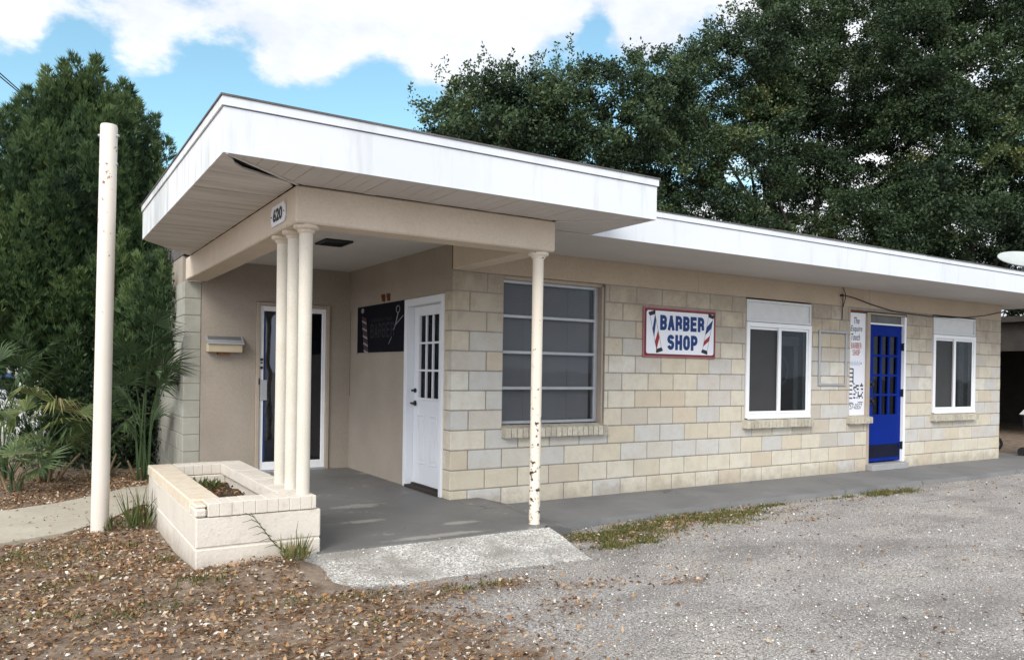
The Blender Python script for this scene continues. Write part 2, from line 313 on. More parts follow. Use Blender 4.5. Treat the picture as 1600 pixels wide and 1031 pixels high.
def glass(name,tint=(.55,.58,.6),refl=1.):
    t=NT(name); tr=t.n('ShaderNodeBsdfTransparent'); tr.inputs[0].default_value=(*tint,1)
    gl=t.n('ShaderNodeBsdfGlossy'); gl.inputs['Roughness'].default_value=.02; gl.inputs['Color'].default_value=(.95,.97,1,1)
    fr=t.n('ShaderNodeFresnel'); fr.inputs['IOR'].default_value=1.5
    b=t.bump(t.noise(1.7,2),.06,.05); t.L(b,gl.inputs['Normal'])
    mx=t.n('ShaderNodeMixShader'); t.L(t.math('MULTIPLY',fr.outputs[0],refl),mx.inputs[0]); t.L(tr.outputs[0],mx.inputs[1]); t.L(gl.outputs[0],mx.inputs[2]); t.L(mx.outputs[0],t.out.inputs['Surface'])
    return t.m
M_glass=glass('window_glass',(.5,.53,.55),.16); M_glassdark=glass('dark_glass',(.30,.32,.36),.25); M_glassclear=glass('clear_glass',(.78,.79,.80),.30); M_glassblue=glass('blue_film_glass',(.22,.30,.48),2.2)

# text from Blender's own font, fitted into a w x h box; returned in the box's plane
def text_poly(s,shear=0.,offset=0.):
    cu=bpy.data.curves.new('lettering','FONT'); cu.body=s; cu.shear=shear; cu.offset=offset; cu.resolution_u=4; cu.fill_mode='FRONT'
    o=bpy.data.objects.new('lettering',cu); COL.objects.link(o)
    dg=bpy.context.evaluated_depsgraph_get(); dg.update()
    me=bpy.data.meshes.new_from_object(o.evaluated_get(dg))
    vs=np.array([v.co[:2] for v in me.vertices]); fs=[tuple(p.vertices) for p in me.polygons]
    bpy.data.objects.remove(o); bpy.data.curves.remove(cu); bpy.data.meshes.remove(me)
    mn,mx=vs.min(0),vs.max(0); return (vs-mn)/(mx-mn),fs
def add_text(mb,s,org,U,W,w,h,shear=0.,offset=0.):
    """lower-left corner org, unit vectors U (right) and W (up)"""
    vs,fs=text_poly(s,shear,offset); org=Vector(org); U=Vector(U); W=Vector(W); b=len(mb.v)
    mb.v+=[tuple(org+U*(x*w)+W*(y*h)) for x,y in vs]
    for f in fs: mb.f.append(tuple(b+i for i in f)); mb.t.append(.5); mb.mi.append(mb.cur)

def arc(cx_,cy_,rx,ry,a0,a1,n=7): return [(cx_+rx*math.cos(R(a0+(a1-a0)*i/(n-1))),cy_+ry*math.sin(R(a0+(a1-a0)*i/(n-1)))) for i in range(n)]
GL={'B':[[(0,0),(0,1)],[(0,1),(.5,1)]+arc(.62,.76,.38,.24,90,-90)[1:]+[(0,.52)],[(0,.52),(.5,.52)]+arc(.62,.26,.38,.26,90,-90)[1:]+[(0,0)]],
 'A':[[(0,0),(.5,1)],[(.5,1),(1,0)],[(.2,.3),(.8,.3)]],
 'R':[[(0,0),(0,1)],[(0,1),(.5,1)]+arc(.62,.74,.38,.26,90,-90)[1:]+[(0,.48)],[(.5,.48)]+arc(.6,.3,.36,.18,90,0)+[(.98,0)]],
 'E':[[(0,0),(0,1)],[(0,1),(.9,1)],[(0,.52),(.8,.52)],[(0,0),(.9,0)]],
 'S':[arc(.5,.75,.5,.25,10,180)+arc(.5,.75,.5,.22,180,250)[1:]+arc(.5,.27,.5,.25,70,0)+arc(.5,.25,.5,.25,0,-170)[1:]],
 'H':[[(0,0),(0,1)],[(1,0),(1,1)],[(0,.5),(1,.5)]],
 'O':[arc(.5,.72,.5,.28,0,180)+arc(.5,.28,.5,.28,180,360)+[(1,.72)]],
 'P':[[(0,0),(0,1)],[(0,1),(.5,1)]+arc(.62,.72,.38,.28,90,-90)[1:]+[(0,.44)]]}
def block_text(mb,s_,org,U,W_,w,h,sw=.30,gap=.32):
    """condensed poster capitals drawn as broad strokes; sw = stroke width over letter width"""
    org=Vector(org); U=Vector(U); W_=Vector(W_); N=U.cross(W_); n=len(s_); lw=w/(n+(n-1)*gap); st=lw*sw; k=0
    for i,ch in enumerate(s_):
        x0=i*lw*(1+gap)+st/2; iw=lw-st; ih=h-st
        for pl_ in GL[ch]:
            pts=[Vector((x0+a*iw,st/2+b*ih)) for a,b in pl_]; k+=1
            if ch=='A' and abs(pts[0].y-pts[1].y)>ih*.5: pts=[p+ (p-q).normalized()*st*.45 for p,q in ((pts[0],pts[1]),(pts[1],pts[0]))]
            elif len(pl_)==2:
                d0=(pts[1]-pts[0]).normalized(); pts=[pts[0]-d0*st*.5,pts[1]+d0*st*.5]
            L_=[];R_=[]
            for j,p in enumerate(pts):
                d0=(pts[min(j+1,len(pts)-1)]-pts[max(j-1,0)]).normalized(); nn=Vector((-d0.y,d0.x))*st/2; L_.append(p+nn); R_.append(p-nn)
            b0=len(mb.v); off=N*(.00012*k)
            for p in L_+R_: mb.v.append(tuple(org+U*p.x+W_*p.y+off))
            m=len(pts)
            for j in range(m-1): mb.f.append((b0+m+j,b0+m+j+1,b0+j+1,b0+j)); mb.t.append(.5); mb.mi.append(mb.cur)

# ------------------------------------------------------------------ camera, light, sky
cam=bpy.data.cameras.new('camera'); co=bpy.data.objects.new('camera',cam); COL.objects.link(co); S.camera=co
cx,cy,cz=-3.56435,-6.80144,1.40313
r_=Vector((.84653652,-.53212248,.01488578)); u_=Vector((-.01059983,.01110813,.99988212)); f_=Vector((.53222511,.84659451,-.00376303))
co.matrix_world=Matrix(((r_.x,u_.x,-f_.x,cx),(r_.y,u_.y,-f_.y,cy),(r_.z,u_.z,-f_.z,cz),(0,0,0,1)))
cam.sensor_width=36; cam.lens=1204.575/1600*36; cam.shift_y=(584.274-515.5)/1600; cam.clip_end=2000; cam.clip_start=.05
SUN_EL,SUN_AZ=R(36),R(222)          # azimuth of the sun measured from +X towards +Y
sd=Vector((math.cos(SUN_EL)*math.cos(SUN_AZ),math.cos(SUN_EL)*math.sin(SUN_AZ),math.sin(SUN_EL)))
sun=bpy.data.lights.new('sun','SUN'); sun.energy=1.5; sun.angle=R(26); sun.color=(1,.95,.87)
so_=bpy.data.objects.new('sun',sun); COL.objects.link(so_); so_.rotation_euler=sd.to_track_quat('Z','Y').to_euler(); so_.location=(-8,-8,12)
W=bpy.data.worlds.new('World'); S.world=W; W.use_nodes=True; wt=W.node_tree; wt.nodes.clear()
def wn(t,**k):
    x=wt.nodes.new(t)
    for a,b in k.items(): setattr(x,a,b)
    return x
def wm(op,a,b=0.,clamp=False):
    x=wn('ShaderNodeMath',operation=op,use_clamp=clamp)
    for v,sk in ((a,x.inputs[0]),(b,x.inputs[1])):
        if hasattr(v,'is_output'): wt.links.new(v,sk)
        else: sk.default_value=v
    return x.outputs[0]
sky=wn('ShaderNodeTexSky',sky_type='NISHITA',sun_disc=False,sun_elevation=SUN_EL,sun_rotation=math.pi/2-SUN_AZ,air_density=1.0,dust_density=.6,ozone_density=1.3)
tc=wn('ShaderNodeTexCoord'); sx=wn('ShaderNodeSeparateXYZ'); wt.links.new(tc.outputs['Generated'],sx.inputs[0])
mp=wn('ShaderNodeMapping'); mp.inputs['Scale'].default_value=(1,1,1.7); mp.inputs['Location'].default_value=(.35,.1,.2); wt.links.new(tc.outputs['Generated'],mp.inputs[0])
n1=wn('ShaderNodeTexNoise'); n1.inputs['Scale'].default_value=4.2; n1.inputs['Detail'].default_value=8; n1.inputs['Roughness'].default_value=.63; wt.links.new(mp.outputs[0],n1.inputs['Vector'])
n2=wn('ShaderNodeTexNoise'); n2.inputs['Scale'].default_value=13; n2.inputs['Detail'].default_value=7; n2.inputs['Roughness'].default_value=.6; wt.links.new(mp.outputs[0],n2.inputs['Vector'])
def dirpx(u,v):
    return (f_+r_*((u-800)/1204.575)-u_*((v-584.274)/1204.575)).normalized()
def blob(u,v,sharp,amp):
    d=dirpx(u,v); x=wn('ShaderNodeVectorMath',operation='DOT_PRODUCT'); nn=wn('ShaderNodeVectorMath',operation='NORMALIZE'); wt.links.new(tc.outputs['Generated'],nn.inputs[0]); wt.links.new(nn.outputs[0],x.inputs[0]); x.inputs[1].default_value=d
    e=wm('POWER',2.718281828,wm('MULTIPLY',wm('SUBTRACT',x.outputs['Value'],1.),sharp)); return wm('MULTIPLY',e,amp)
el=wm('MULTIPLY',wm('SUBTRACT',sx.outputs['Z'],.365),6.5)        # high bank of cloud
el=wm('MAXIMUM',wm('MINIMUM',el,.6),-.5)
low=wm('MULTIPLY',wm('SUBTRACT',.23,sx.outputs['Z']),4.5); low=wm('MINIMUM',wm('MAXIMUM',low,0.),.9)
fld=wm('ADD',el,wm('MULTIPLY',wm('SUBTRACT',n1.outputs['Fac'],.5),1.6)); fld=wm('ADD',fld,wm('MULTIPLY',wm('SUBTRACT',n2.outputs['Fac'],.5),.85)); fld=wm('ADD',fld,low)
for b in ((470,70,500,.55),(640,60,900,.30),(740,90,500,.45),(1010,20,900,.25),(40,25,1500,.45),(230,40,900,.25),(262,235,9000,.5),(110,85,2200,-.5),(330,125,1500,-.35),(590,150,900,-.35),(930,45,3500,-.35),(1330,320,45,.75),(1110,60,900,-.2)): fld=wm('ADD',fld,blob(*b))
back=wn('ShaderNodeVectorMath',operation='DOT_PRODUCT'); wt.links.new(tc.outputs['Generated'],back.inputs[0]); back.inputs[1].default_value=Vector((-.72,-.66,.17)).normalized()
fld=wm('ADD',fld,wm('MULTIPLY',wm('MAXIMUM',wm('ADD',back.outputs['Value'],.15),0.),1.1))  # unseen cloud behind the camera, added to light the front wall
glow=wm('ADD',.90,wm('MULTIPLY',wm('POWER',wm('MAXIMUM',back.outputs['Value'],0.),2.),1.5))  # brightens those added clouds so more light reaches wall and porch
cm=wn('ShaderNodeMapRange',interpolation_type='SMOOTHSTEP'); cm.inputs['From Min'].default_value=-.10; cm.inputs['From Max'].default_value=.26; wt.links.new(fld,cm.inputs['Value'])
ctint=wn('ShaderNodeMix',data_type='RGBA',blend_type='MULTIPLY'); ctint.inputs[0].default_value=1.; wt.links.new(sky.outputs[0],ctint.inputs[6]); ctint.inputs[7].default_value=(1.42,1.70,1.46,1)
cc=wn('ShaderNodeValToRGB'); cc.color_ramp.elements[0].position=.40; cc.color_ramp.elements[0].color=(6.3,6.7,7.5,1); cc.color_ramp.elements[1].position=.66; cc.color_ramp.elements[1].color=(9.0,9.1,9.2,1); wt.links.new(n1.outputs['Fac'],cc.inputs[0])
cg=wn('ShaderNodeVectorMath',operation='SCALE'); wt.links.new(cc.outputs[0],cg.inputs[0]); wt.links.new(glow,cg.inputs['Scale'])
cmix=wn('ShaderNodeMix',data_type='RGBA'); wt.links.new(cm.outputs[0],cmix.inputs[0]); wt.links.new(ctint.outputs[2],cmix.inputs[6]); wt.links.new(cg.outputs[0],cmix.inputs[7])
bg=wn('ShaderNodeBackground'); bg.inputs['Strength'].default_value=.085; wt.links.new(cmix.outputs[2],bg.inputs[0]); wo=wn('ShaderNodeOutputWorld'); wt.links.new(bg.outputs[0],wo.inputs[0])
S.view_settings.view_transform='Standard'; S.view_settings.look='None'; S.view_settings.exposure=.84; S.view_settings.gamma=1
S.render.engine='CYCLES'; S.cycles.max_bounces=8; S.cycles.transparent_max_bounces=12

# ------------------------------------------------------------------ ground and pavings
def sstep(a,b,x):
    tt=np.clip((x-a)/(b-a),0,1); return tt*tt*(3-2*tt)
def soil_at(x,y):
    s=(1-sstep(-2.15,-1.15,x+.22*(y+2.2)))*sstep(-3.9,-2.9,y+.45*(x+3))*1.0
    s=np.where((y>-1.4)&(x<-1.5),1.,s)
    s=np.maximum(s,.9*np.exp(-(((x+1.5)/.5)**2+((y+2.45)/.25)**2)))
    s=np.maximum(s,.75*np.exp(-(((x-.75)/.55)**2+((y+1.65)/.3)**2)))
    s=np.maximum(s,.85*np.exp(-(((x-1.7)/1.0)**2+((y+1.42+.12*(x-1.7)*-1)/.26)**2)))
    for ex,ey,er,es,ea in ((3.15,-1.55,.28,.09,.6),(3.0,-1.95,.3,.07,.55),(4.6,-1.5,.35,.06,.5),(.3,-3.0,.25,.12,.5),(-.4,-2.75,.3,.12,.6),(-.9,-3.1,.35,.2,.5)): s=np.maximum(s,ea*np.exp(-(((x-ex)/er)**2+((y-ey)/es)**2)))
    s=np.maximum(s,.7*np.exp(-(((x+.95)/.4)**2+((y+2.5)/.15)**2)))
    s=np.maximum(s,.8*sstep(11.2,12.5,x)*sstep(-.3,.6,y))
    s=np.where((y>8)&(x<8),.1,s)
    return s
def gz(x,y):
    x=np.asarray(x,float); y=np.asarray(y,float)
    h=-.004+.035*(1-sstep(-2.4,-1.4,x))*(1-sstep(6,9,y))*sstep(-7,-4,y)
    h=h+.105*np.exp(-(((x+2.12)/.36)**2+((y+1.66)/.26)**2))+.045*np.exp(-(((x+2.65)/.45)**2+((y+1.45)/.5)**2))
    h=h+.012*np.sin(2.1*x+.6*y)*np.sin(1.7*y-.4*x)*(1-sstep(-1.6,-.6,y)*(x>-1.6))
    h=h-.03*((x>-1.75)&(y>-1.45)&(x<11))
    return h
xs=np.unique(np.concatenate([[-400,-200,-100,-50,-25,-14],np.arange(-9,-5,.5),np.arange(-5,3,.1),np.arange(3,13,.25),[14,16,20,26,35,50,80,150,300,600]]))
ys=np.unique(np.concatenate([[-400,-200,-100,-50,-25,-14],np.arange(-9,-6,.5),np.arange(-6,3,.1),np.arange(3,9,.3),[10,12,15,20,30,50,90,180,400,800]]))
X,Y=np.meshgrid(xs,ys,indexing='ij'); Z=gz(X,Y)
me=bpy.data.meshes.new('ground'); nx,ny=X.shape; idx=np.arange(nx*ny).reshape(nx,ny)
q=np.stack([idx[:-1,:-1],idx[1:,:-1],idx[1:,1:],idx[:-1,1:]],-1).reshape(-1,4)
me.from_pydata(np.stack([X,Y,Z],-1).reshape(-1,3).tolist(),[],q.tolist())
a=me.attributes.new('soil','FLOAT','POINT'); a.data.foreach_set('value',soil_at(X,Y).reshape(-1).astype(np.float32))
tag(link_mesh('ground',me,M_ground,smooth=True),'sandy grey shell gravel lot with brown leaf soil at left','ground',kind='structure')
mb=MB(); mb.box(-60,6,12,60,-.05,.03); tag(part('road',mb,M_road),'pale road glimpsed behind the conifer','road',kind='structure')
D1=2.8716
mb=MB(); sl=[(-1.83,-1.53),(-.9,-1.535),(.10,-1.525),(.155,-1.48),(.21,-1.2),(.28,-.6),(.33,0.02),(.0,.02),(.0,D1+.05),(-1.83,D1+.05)]
mb.prism(sl,-.02,.115); 
# low ramp from the porch slab down to the walkway
mb.face([(.155,-1.48,.115),(.50,-1.36,.028),(.62,-.6,.028),(.66,-.002,.028),(.33,-.002,.115),(.28,-.6,.115),(.21,-1.2,.115)])
mb.face([(.155,-1.48,-.05),(.50,-1.36,-.05),(.50,-1.36,.028),(.155,-1.48,.115)]); mb.face([(.10,-1.525,-.05),(.155,-1.48,-.05),(.155,-1.48,.115),(.10,-1.525,.115)])
tag(part('porch_slab',mb,M_slab),'dark grey painted porch floor slab with worn patches','pavement',kind='structure')
mb=MB(); wy=lambda x:-1.03-.26*math.exp(-(x-.3)/.7)+.025*math.sin(x*2.3)+.015*math.sin(x*7)
xx=np.linspace(.3,13.5,90)
for i in range(len(xx)-1):
    x0,x1=xx[i],xx[i+1]; y0,y1=wy(x0),wy(x1)
    mb.face([(x0,y0,.024),(x1,y1,.024),(x1,-.0,.024) if x1<10.7 else (x1,.3,.024),(x0,-.0,.024) if x1<10.7 else (x0,.3,.024)]); mb.face([(x0,y0-.01,-.05),(x1,y1-.01,-.05),(x1,y1,.024),(x0,y0,.024)])
tag(part('walkway',mb,M_walk),'grey painted concrete walkway along the block wall','pavement',kind='structure')
mb=MB(); n=84; rj=[random.uniform(-.05,.04) for _ in range(90)]
for i in range(n):
    def col(k):
        x=-1.95+2.09*k/n; kk=k*46/84; ye=-2.24+rj[k]-.02*math.sin(k*.31)-.015*math.sin(k*.83+1)-.03*(1-abs(2*k/n-1)); x2=-2.10+2.16*k/n+.012*math.sin(k*1.7)
        return [(x,-1.528,.106),(x+.0*x2,-1.72,.066),(.5*(x+x2),-2.0,.018),(x2,ye,-.022)]
    a_,b_=col(i),col(i+1)
    for j in range(3): mb.face([a_[j+1],b_[j+1],b_[j],a_[j]])
tag(part('apron',mb,M_apron,smooth=True),'worn white speckled concrete apron sloping down from the porch','pavement',kind='structure')
mb=MB()
front=[(-9,-.9),(-5.2,-.35),(-4.3,-.08),(-3.725,.15),(-3.3,.36),(-2.95,.80),(-2.66,1.40),(-2.3,1.9),(-1.83,2.05)]
back=[(-9,.9),(-5.2,1.25),(-4.3,1.5),(-3.763,1.69),(-3.3,1.95),(-2.95,2.3),(-2.6,2.72),(-2.3,2.84),(-1.83,2.86)]
for i in range(len(front)-1):
    a0,a1,b0,b1=front[i],front[i+1],back[i],back[i+1]; z=.05; ins=(i==5)
    g0=.006 if i==6 else 0
    mb.face([(a0[0]+g0,a0[1],z),(a1[0],a1[1],z),(b1[0],b1[1],z),(b0[0]+g0,b0[1],z)]); mb.face([(a0[0],a0[1]-.01,-.05),(a1[0],a1[1]-.01,-.05),(a1[0],a1[1],z),(a0[0],a0[1],z)]); mb.face([(b1[0],b1[1],-.05),(b0[0],b0[1],-.05),(b0[0],b0[1],z),(b1[0],b1[1],z)])
tag(part('path',mb,M_path),'curved concrete path passing behind the leaning cream pole','path',kind='structure')

# ------------------------------------------------------------------ the building
L=10.70; ZT=2.40; ZS=2.665
B=thing('barber_shop','low flat roofed barber shop of cream concrete blocks with a corner porch','building',(0,0,0))
OPEN=[(.6,1.942,.8,2.4),(4.258,5.565,.8,2.4),(6.455,7.86,.8,2.36),(6.87,7.86,-1,2.36),(8.575,9.865,.8,2.4)]
def free(x0,x1,z0,z1):
    """part of [x0,x1] not inside an opening that covers the row"""
    seg=[(x0,x1)]
    for a,b_,c_,d_ in OPEN:
        if c_<z1-.06 and d_>z0+.06:
            ns=[]
            for p,q_ in seg:
                if q_<=a or p>=b_: ns.append((p,q_)); continue
                if p<a: ns.append((p,a))
                if q_>b_: ns.append((b_,q_))
            seg=ns
    return seg
mb=MB(); m2=MB()
for r in range(12):
    z0,z1=.2*r,.2*r+.2; x=-.2 if r%2==0 else 0.; 
    while x<L:
        xa,xb=max(x,0.),min(x+.4,L); x+=.4
        tn=random.random()
        if r>=9 : tn=random.choice([.3,.36,.78,.82,.9,.2,.74])
        elif r<2: tn=random.choice([0.,.1,.3,.36,.5,.2,.15,.88])
        elif random.random()<.3: tn=random.choice([.5,.5,.97,.64])
        for p,q_ in free(xa,xb,z0,z1):
            if q_-p<.03: continue
            g=.0058; dy=random.uniform(-.0015,.0015)
            lo=0 if p>0.001 else -g
            mb.cbox(p+g+lo*1.0,q_-g,dy,.1,z0+g,z1-g,.005,tn)
    # return of the corner beside the white door
    if r<11:
        tn=random.choice([.3,.78,.36,.0])
        mb.cbox(.0015,.09,.012 if r%2 else .012,.172,.2*r+.0045,.2*r+.1955,.005,tn)
def core(mbx,x0,x1,z0,z1,y0,y1):
    xs_=sorted({x0,x1}|{v for o in OPEN for v in o[:2]}); zs_=sorted({z0,z1}|{min(max(v,z0),z1) for o in OPEN for v in o[2:]})
    for i in range(len(xs_)-1):
        for j in range(len(zs_)-1):
            xm,zm=(xs_[i]+xs_[i+1])/2,(zs_[j]+zs_[j+1])/2
            if any(a<xm<b_ and c_<zm<d_ for a,b_,c_,d_ in OPEN): continue
            mbx.box(xs_[i],xs_[i+1],y0,y1,zs_[j],zs_[j+1])
core(m2,.006,L-.006,-.1,ZT,.006,.2)
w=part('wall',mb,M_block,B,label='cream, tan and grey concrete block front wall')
part('mortar',m2,M_mortar,w)
mb=MB(); mb.box(.004,L-.004,.004,.2,ZT+.001,ZS+.1); 
for x in (3.4,6.9): mb.box(x,x+.004,.001,.01,ZT+.002,ZS)
part('frieze',mb,M_frieze,B)
# stucco walls of the porch
mb=MB(); mb.box(0,.2,1.105,D1+.2,-.1,ZS+.05); mb.box(0,.2,.172,1.105,2.176,ZS+.05); mb.box(-.0008,.2,.0012,.172,2.202,ZS+.05)
part('stucco_wall',mb,M_stucco,B)
mb=MB(); y0=D1+.004; mb.box(-1.833,-1.198,y0,y0+.2,-.1,ZS+.05); mb.box(-.27,0,y0,y0+.2,-.1,ZS+.05); mb.box(-1.198,-.27,y0,y0+.2,2.21,ZS+.05)
part('stucco_wall',mb,M_stucco,B)
mb=MB(); m2=MB()
for r in range(12):
    mb.cbox(-2.023,-1.834,D1-.004,D1+.2,.2*r+.004,.2*r+.196,.006)
    off=0. if r%2 else .2
    y=D1+.2-off
    while y<7.4:
        mb.cbox(-2.023,-1.9,max(y,D1+.2)+.004,min(y+.4,7.5)-.004,.2*r+.004,.2*r+.196,.006); y+=.4
m2.box(-2.016,-1.836,D1+.003,7.5,-.1,ZT); 
w=part('side_wall',mb,M_sideblock,B,label='painted block pillar and left side wall'); part('mortar',m2,M_mortar,w)
mb=MB(); mb.box(-2.01,L-.01,7.5,7.7,-.1,ZS+.05); mb.box(L-.2,L-.002,.2,7.5,-.1,ZS+.05); mb.box(-2.012,-1.84,D1+.2,7.5,ZT+.002,ZS+.05)
part('rear_wall',mb,M_stucco,B)
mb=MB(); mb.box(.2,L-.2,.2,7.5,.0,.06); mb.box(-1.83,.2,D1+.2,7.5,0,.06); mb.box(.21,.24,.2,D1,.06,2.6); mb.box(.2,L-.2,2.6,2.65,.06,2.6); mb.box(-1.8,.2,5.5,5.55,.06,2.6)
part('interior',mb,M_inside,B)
# roofs: canopy over the porch and the long roof
FX,FY,FXR=-2.603,-2.045,.809; LY=-1.181; RX=11.6
can=[(FX+.01,FY+.01),(FXR-.01,FY+.01),(FXR-.01,1.0),(FXR-.01,2.72),(-1.93,2.72),(FX+.01,1.72)]
mb=MB(); mb.prism(can,ZS+.03,2.985); mb.box(-2.015,RX-.01,2.735,7.9,ZS+.06,2.96); mb.box(FXR-.008,RX-.01,LY+.01,2.725,ZS+.03,2.965)
roof=part('roof',mb,M_roofedge,B)
mb=MB(); mb.box(FX,FXR,FY,FY+.009,ZS+.0,2.934); mb.box(FX-.012,FXR+.012,FY-.012,FY+.009,2.940,2.994); mb.box(FXR-.0085,FXR,FY+.0095,LY-.001,ZS,2.934); mb.box(FXR-.0085,FXR+.012,FY+.0095,2.7,2.940,2.994)
mb.box(.0,.0015,FY-.0016,FY+.001,ZS+.002,2.93)
part('fascia',mb,M_white,roof,label='white front fascia of the porch canopy')
mb=MB(); mb.box(FX,FX+.009,FY+.0095,1.72,ZS,2.934); mb.box(FX-.012,FX+.009,FY+.0095,1.72,2.940,2.994)
mb.face([(FX,1.7205,ZS),(-1.93,2.7205,ZS),(-1.93,2.7205,2.97),(FX,1.7205,2.97)][::-1])
part('fascia',mb,M_fascia_dirty,roof,label='streaked white fascia on the canopy left side')
mb=MB(); mb.prism([(FX-.02,FY-.02),(FXR+.02,FY-.02),(FXR+.02,2.73),(-1.93,2.73),(FX-.02,1.725)],2.9945,3.006); 
part('roof_edge',mb,M_roofedge,roof)
mb=MB(); mb.box(FXR+.001,RX,LY,LY+.009,ZS-.003,2.915); mb.box(FXR+.013,RX+.01,LY-.012,LY+.009,2.921,2.972); mb.box(RX-.009,RX,LY+.0095,7.9,ZS-.003,2.915); mb.box(RX-.009,RX+.01,LY+.0095,7.9,2.921,2.972)
for x in (2.9,6.55,10.2): mb.box(x,x+.0015,LY-.0016,LY+.001,ZS,2.912)
part('fascia',mb,M_white,roof,label='long white fascia of the main roof')
mb=MB(); x=FXR+.013
while x<RX:
    wdt=random.uniform(.25,.95); mb.box(x+.004,min(x+wdt,RX),LY-.016+random.uniform(-.006,.0),7.95,2.9725,2.982+random.uniform(0,.007)); x+=wdt
part('roof_edge',mb,M_roofedge,roof)
# soffits in separate boards with fine gaps, dark void above
mb=MB(); mb.prism(can,ZS+.022,ZS+.029); mb.box(FXR,RX-.02,LY+.012,.0,ZS+.02,ZS+.0289); part('shade_sheet',mb,M_dark,roof)  # black sheet stands in for the shade above the boards
BX,BY,BXR=-2.011,-1.506,.178
mb=MB(); z0,z1=ZS+.002,ZS+.012; m=(BY-FY)/(BX-FX)
x=FX+.03; k=0
while x<FXR-.012:
    x2=min(x+.104,FXR-.012); 
    ya=FY+.0095
    def yend(xv):
        lim=BY if xv>BX else FY+(xv-FX)*m-.012
        if xv>BXR: lim=min(BY+.02, FY+.54*(FXR-xv)/(FXR-BXR)+.0)
        return lim
    if yend(x)>ya+.003 or yend(x2)>ya+.003:
        zz=(k%5==0)*.002
        mb.prism([(x+.0015,ya),(x2-.0015,ya),(x2-.0015,max(yend(x2),ya+.002)),(x+.0015,max(yend(x),ya+.002))],z0-zz,z1)
    x=x2; k+=1
part('soffit',mb,M_soffit,roof,label='front soffit boards under the canopy')
mb=MB(); y=FY+.02; k=0
while y<2.7:
    y2=min(y+.1,2.71); xm=(y-FY)/m+FX if y<BY else BX
    xa=FX+.0095 if y<1.70 else FX+(y-1.72)*.67
    xa2=FX+.0095 if y2<1.70 else FX+(y2-1.72)*.67
    def xr(yv):
        if yv>=BY: return BX
        s=(yv-FY)/(BY-FY); return FX+(yv-FY)/m-0.03-.13*max(0,math.sin(math.pi*min(1,max(0,(s-.12)/.86))))**1.3*(.8+.35*math.sin(yv*57))
    zz=random.uniform(-.003,.001)
    if max(xr(y),xr(y2))>xa+.01 : mb.prism([(xa,y+.001),(max(xr(y),xa+.004),y+.001),(max(xr(y2),xa2+.004),y2-.001),(xa2,y2-.001)],z0+zz-.001,z1)
    y=y2
part('soffit',mb,M_soffit2,roof,label='stained soffit boards on the canopy left side')
mb=MB(); d=Vector((BX-FX,BY-FY,0)); nn=Vector((-d.y,d.x,0)).normalized()*.011
p0=Vector((FX+.012,FY+.012,0)); p1=Vector((BX,BY,0)); mb.prism([tuple((p0-nn*1.6)[:2]),tuple((p1-nn*1.6)[:2]),tuple((p1+nn*.2)[:2]),tuple((p0+nn*.2)[:2])],ZS-.006,ZS+.001)
part('soffit_trim',mb,M_soffit2,roof); mb=MB(); q0=Vector((FXR-.012,FY+.01,0)); q1=Vector((BXR,BY,0)); n2_=Vector((q1-q0).yx.to_3d() if False else (-(q1-q0).y,(q1-q0).x,0)).normalized()*.008
mb.prism([tuple((q0-n2_)[:2]),tuple((q0+n2_)[:2]),tuple((q1+n2_)[:2]),tuple((q1-n2_)[:2])],ZS-.006,ZS+.001)
part('soffit_trim',mb,M_soffit2,roof)
# right return of the canopy soffit, boards along X
mb=MB(); y=FY+.03
while y<LY:
    y2=min(y+.1,LY+.005); xa=max(BXR+.003,FXR-(min(max(y-FY,0),.54)/.54)*(FXR-BXR)+.012); xa2=max(BXR+.003,FXR-(min(max(y2-FY,0),.54)/.54)*(FXR-BXR)+.012)
    mb.prism([(xa,y+.001),(FXR-.01,y+.001),(FXR-.01,y2-.001),(xa2,y2-.001)],z0,z1); y=y2
part('soffit',mb,M_soffit,roof)
mb=MB(); x=BXR+.002
while x<RX-.02:
    x2=min(x+.105,RX-.02); ya=LY+.0095 if x>FXR-.06 else LY+.008
    mb.prism([(x+.001,ya),(x2-.001,ya),(x2-.001,-.003 if x<L else 2.),(x+.001,-.003 if x<L else 2.)],z0-.003,z1-.003); x=x2
mb.box(BXR+.002,FXR,LY+.002,LY+.022,ZS-.008,ZS-.0015)
part('soffit',mb,M_soffit,roof,label='soffit boards under the long eave')
# porch ceiling and beams
mb=MB(); y=BY+.25
while y<D1:
    y2=min(y+.2,D1+.003); mb.box(BX+.245,-.003,y+.001,y2-.001,ZS+.0005,ZS+.012); y=y2
part('ceiling',mb,M_ceiling,B)
mb=MB(); zb=2.408
mb.cbox(BX,BXR,BY,BY+.24,zb,ZS+.0005,.012); mb.cbox(BX+.0008,BX+.24,BY+.24,D1+.0,zb+.0006,ZS+.0003,.010); mb.cbox(-.004,BXR-.001,BY+.24,.0005,zb-.003,ZS+.0003,.010)
part('beam',mb,M_beam,B)
mb=MB(); mb.box(-.006,-.003,-.006,.004,ZT+.01,ZS)   # open joint between beam and wall
part('crack',mb,M_rust,B); mb=MB(); mb.box(-.0035,-.0005,D1-.035,D1-.027,1.05,2.15); part('crack',mb,M_rust,B)
def column(x,y,zb_,zt,r,mat,label=None,smooth=True):
    mb=MB(); mb.lathe([(r,0),(r,.01),(r*.985,(zt-zb_)*.5),(r,zt-zb_-.06)],(x,y,zb_),24); c_=part('column',mb,mat,B,smooth=True,label=label)
    mb=MB(); h=zt-zb_; mb.lathe([(r*1.02,h-.061),(r*1.25,h-.05),(r*1.3,h-.038),(r*1.75,h-.030),(r*1.9,h-.018),(r*1.85,h-.002)],(x,y,zb_),24); part('capital',mb,M_beam if mat is M_cream else mat,c_,smooth=True)
PZ=.514
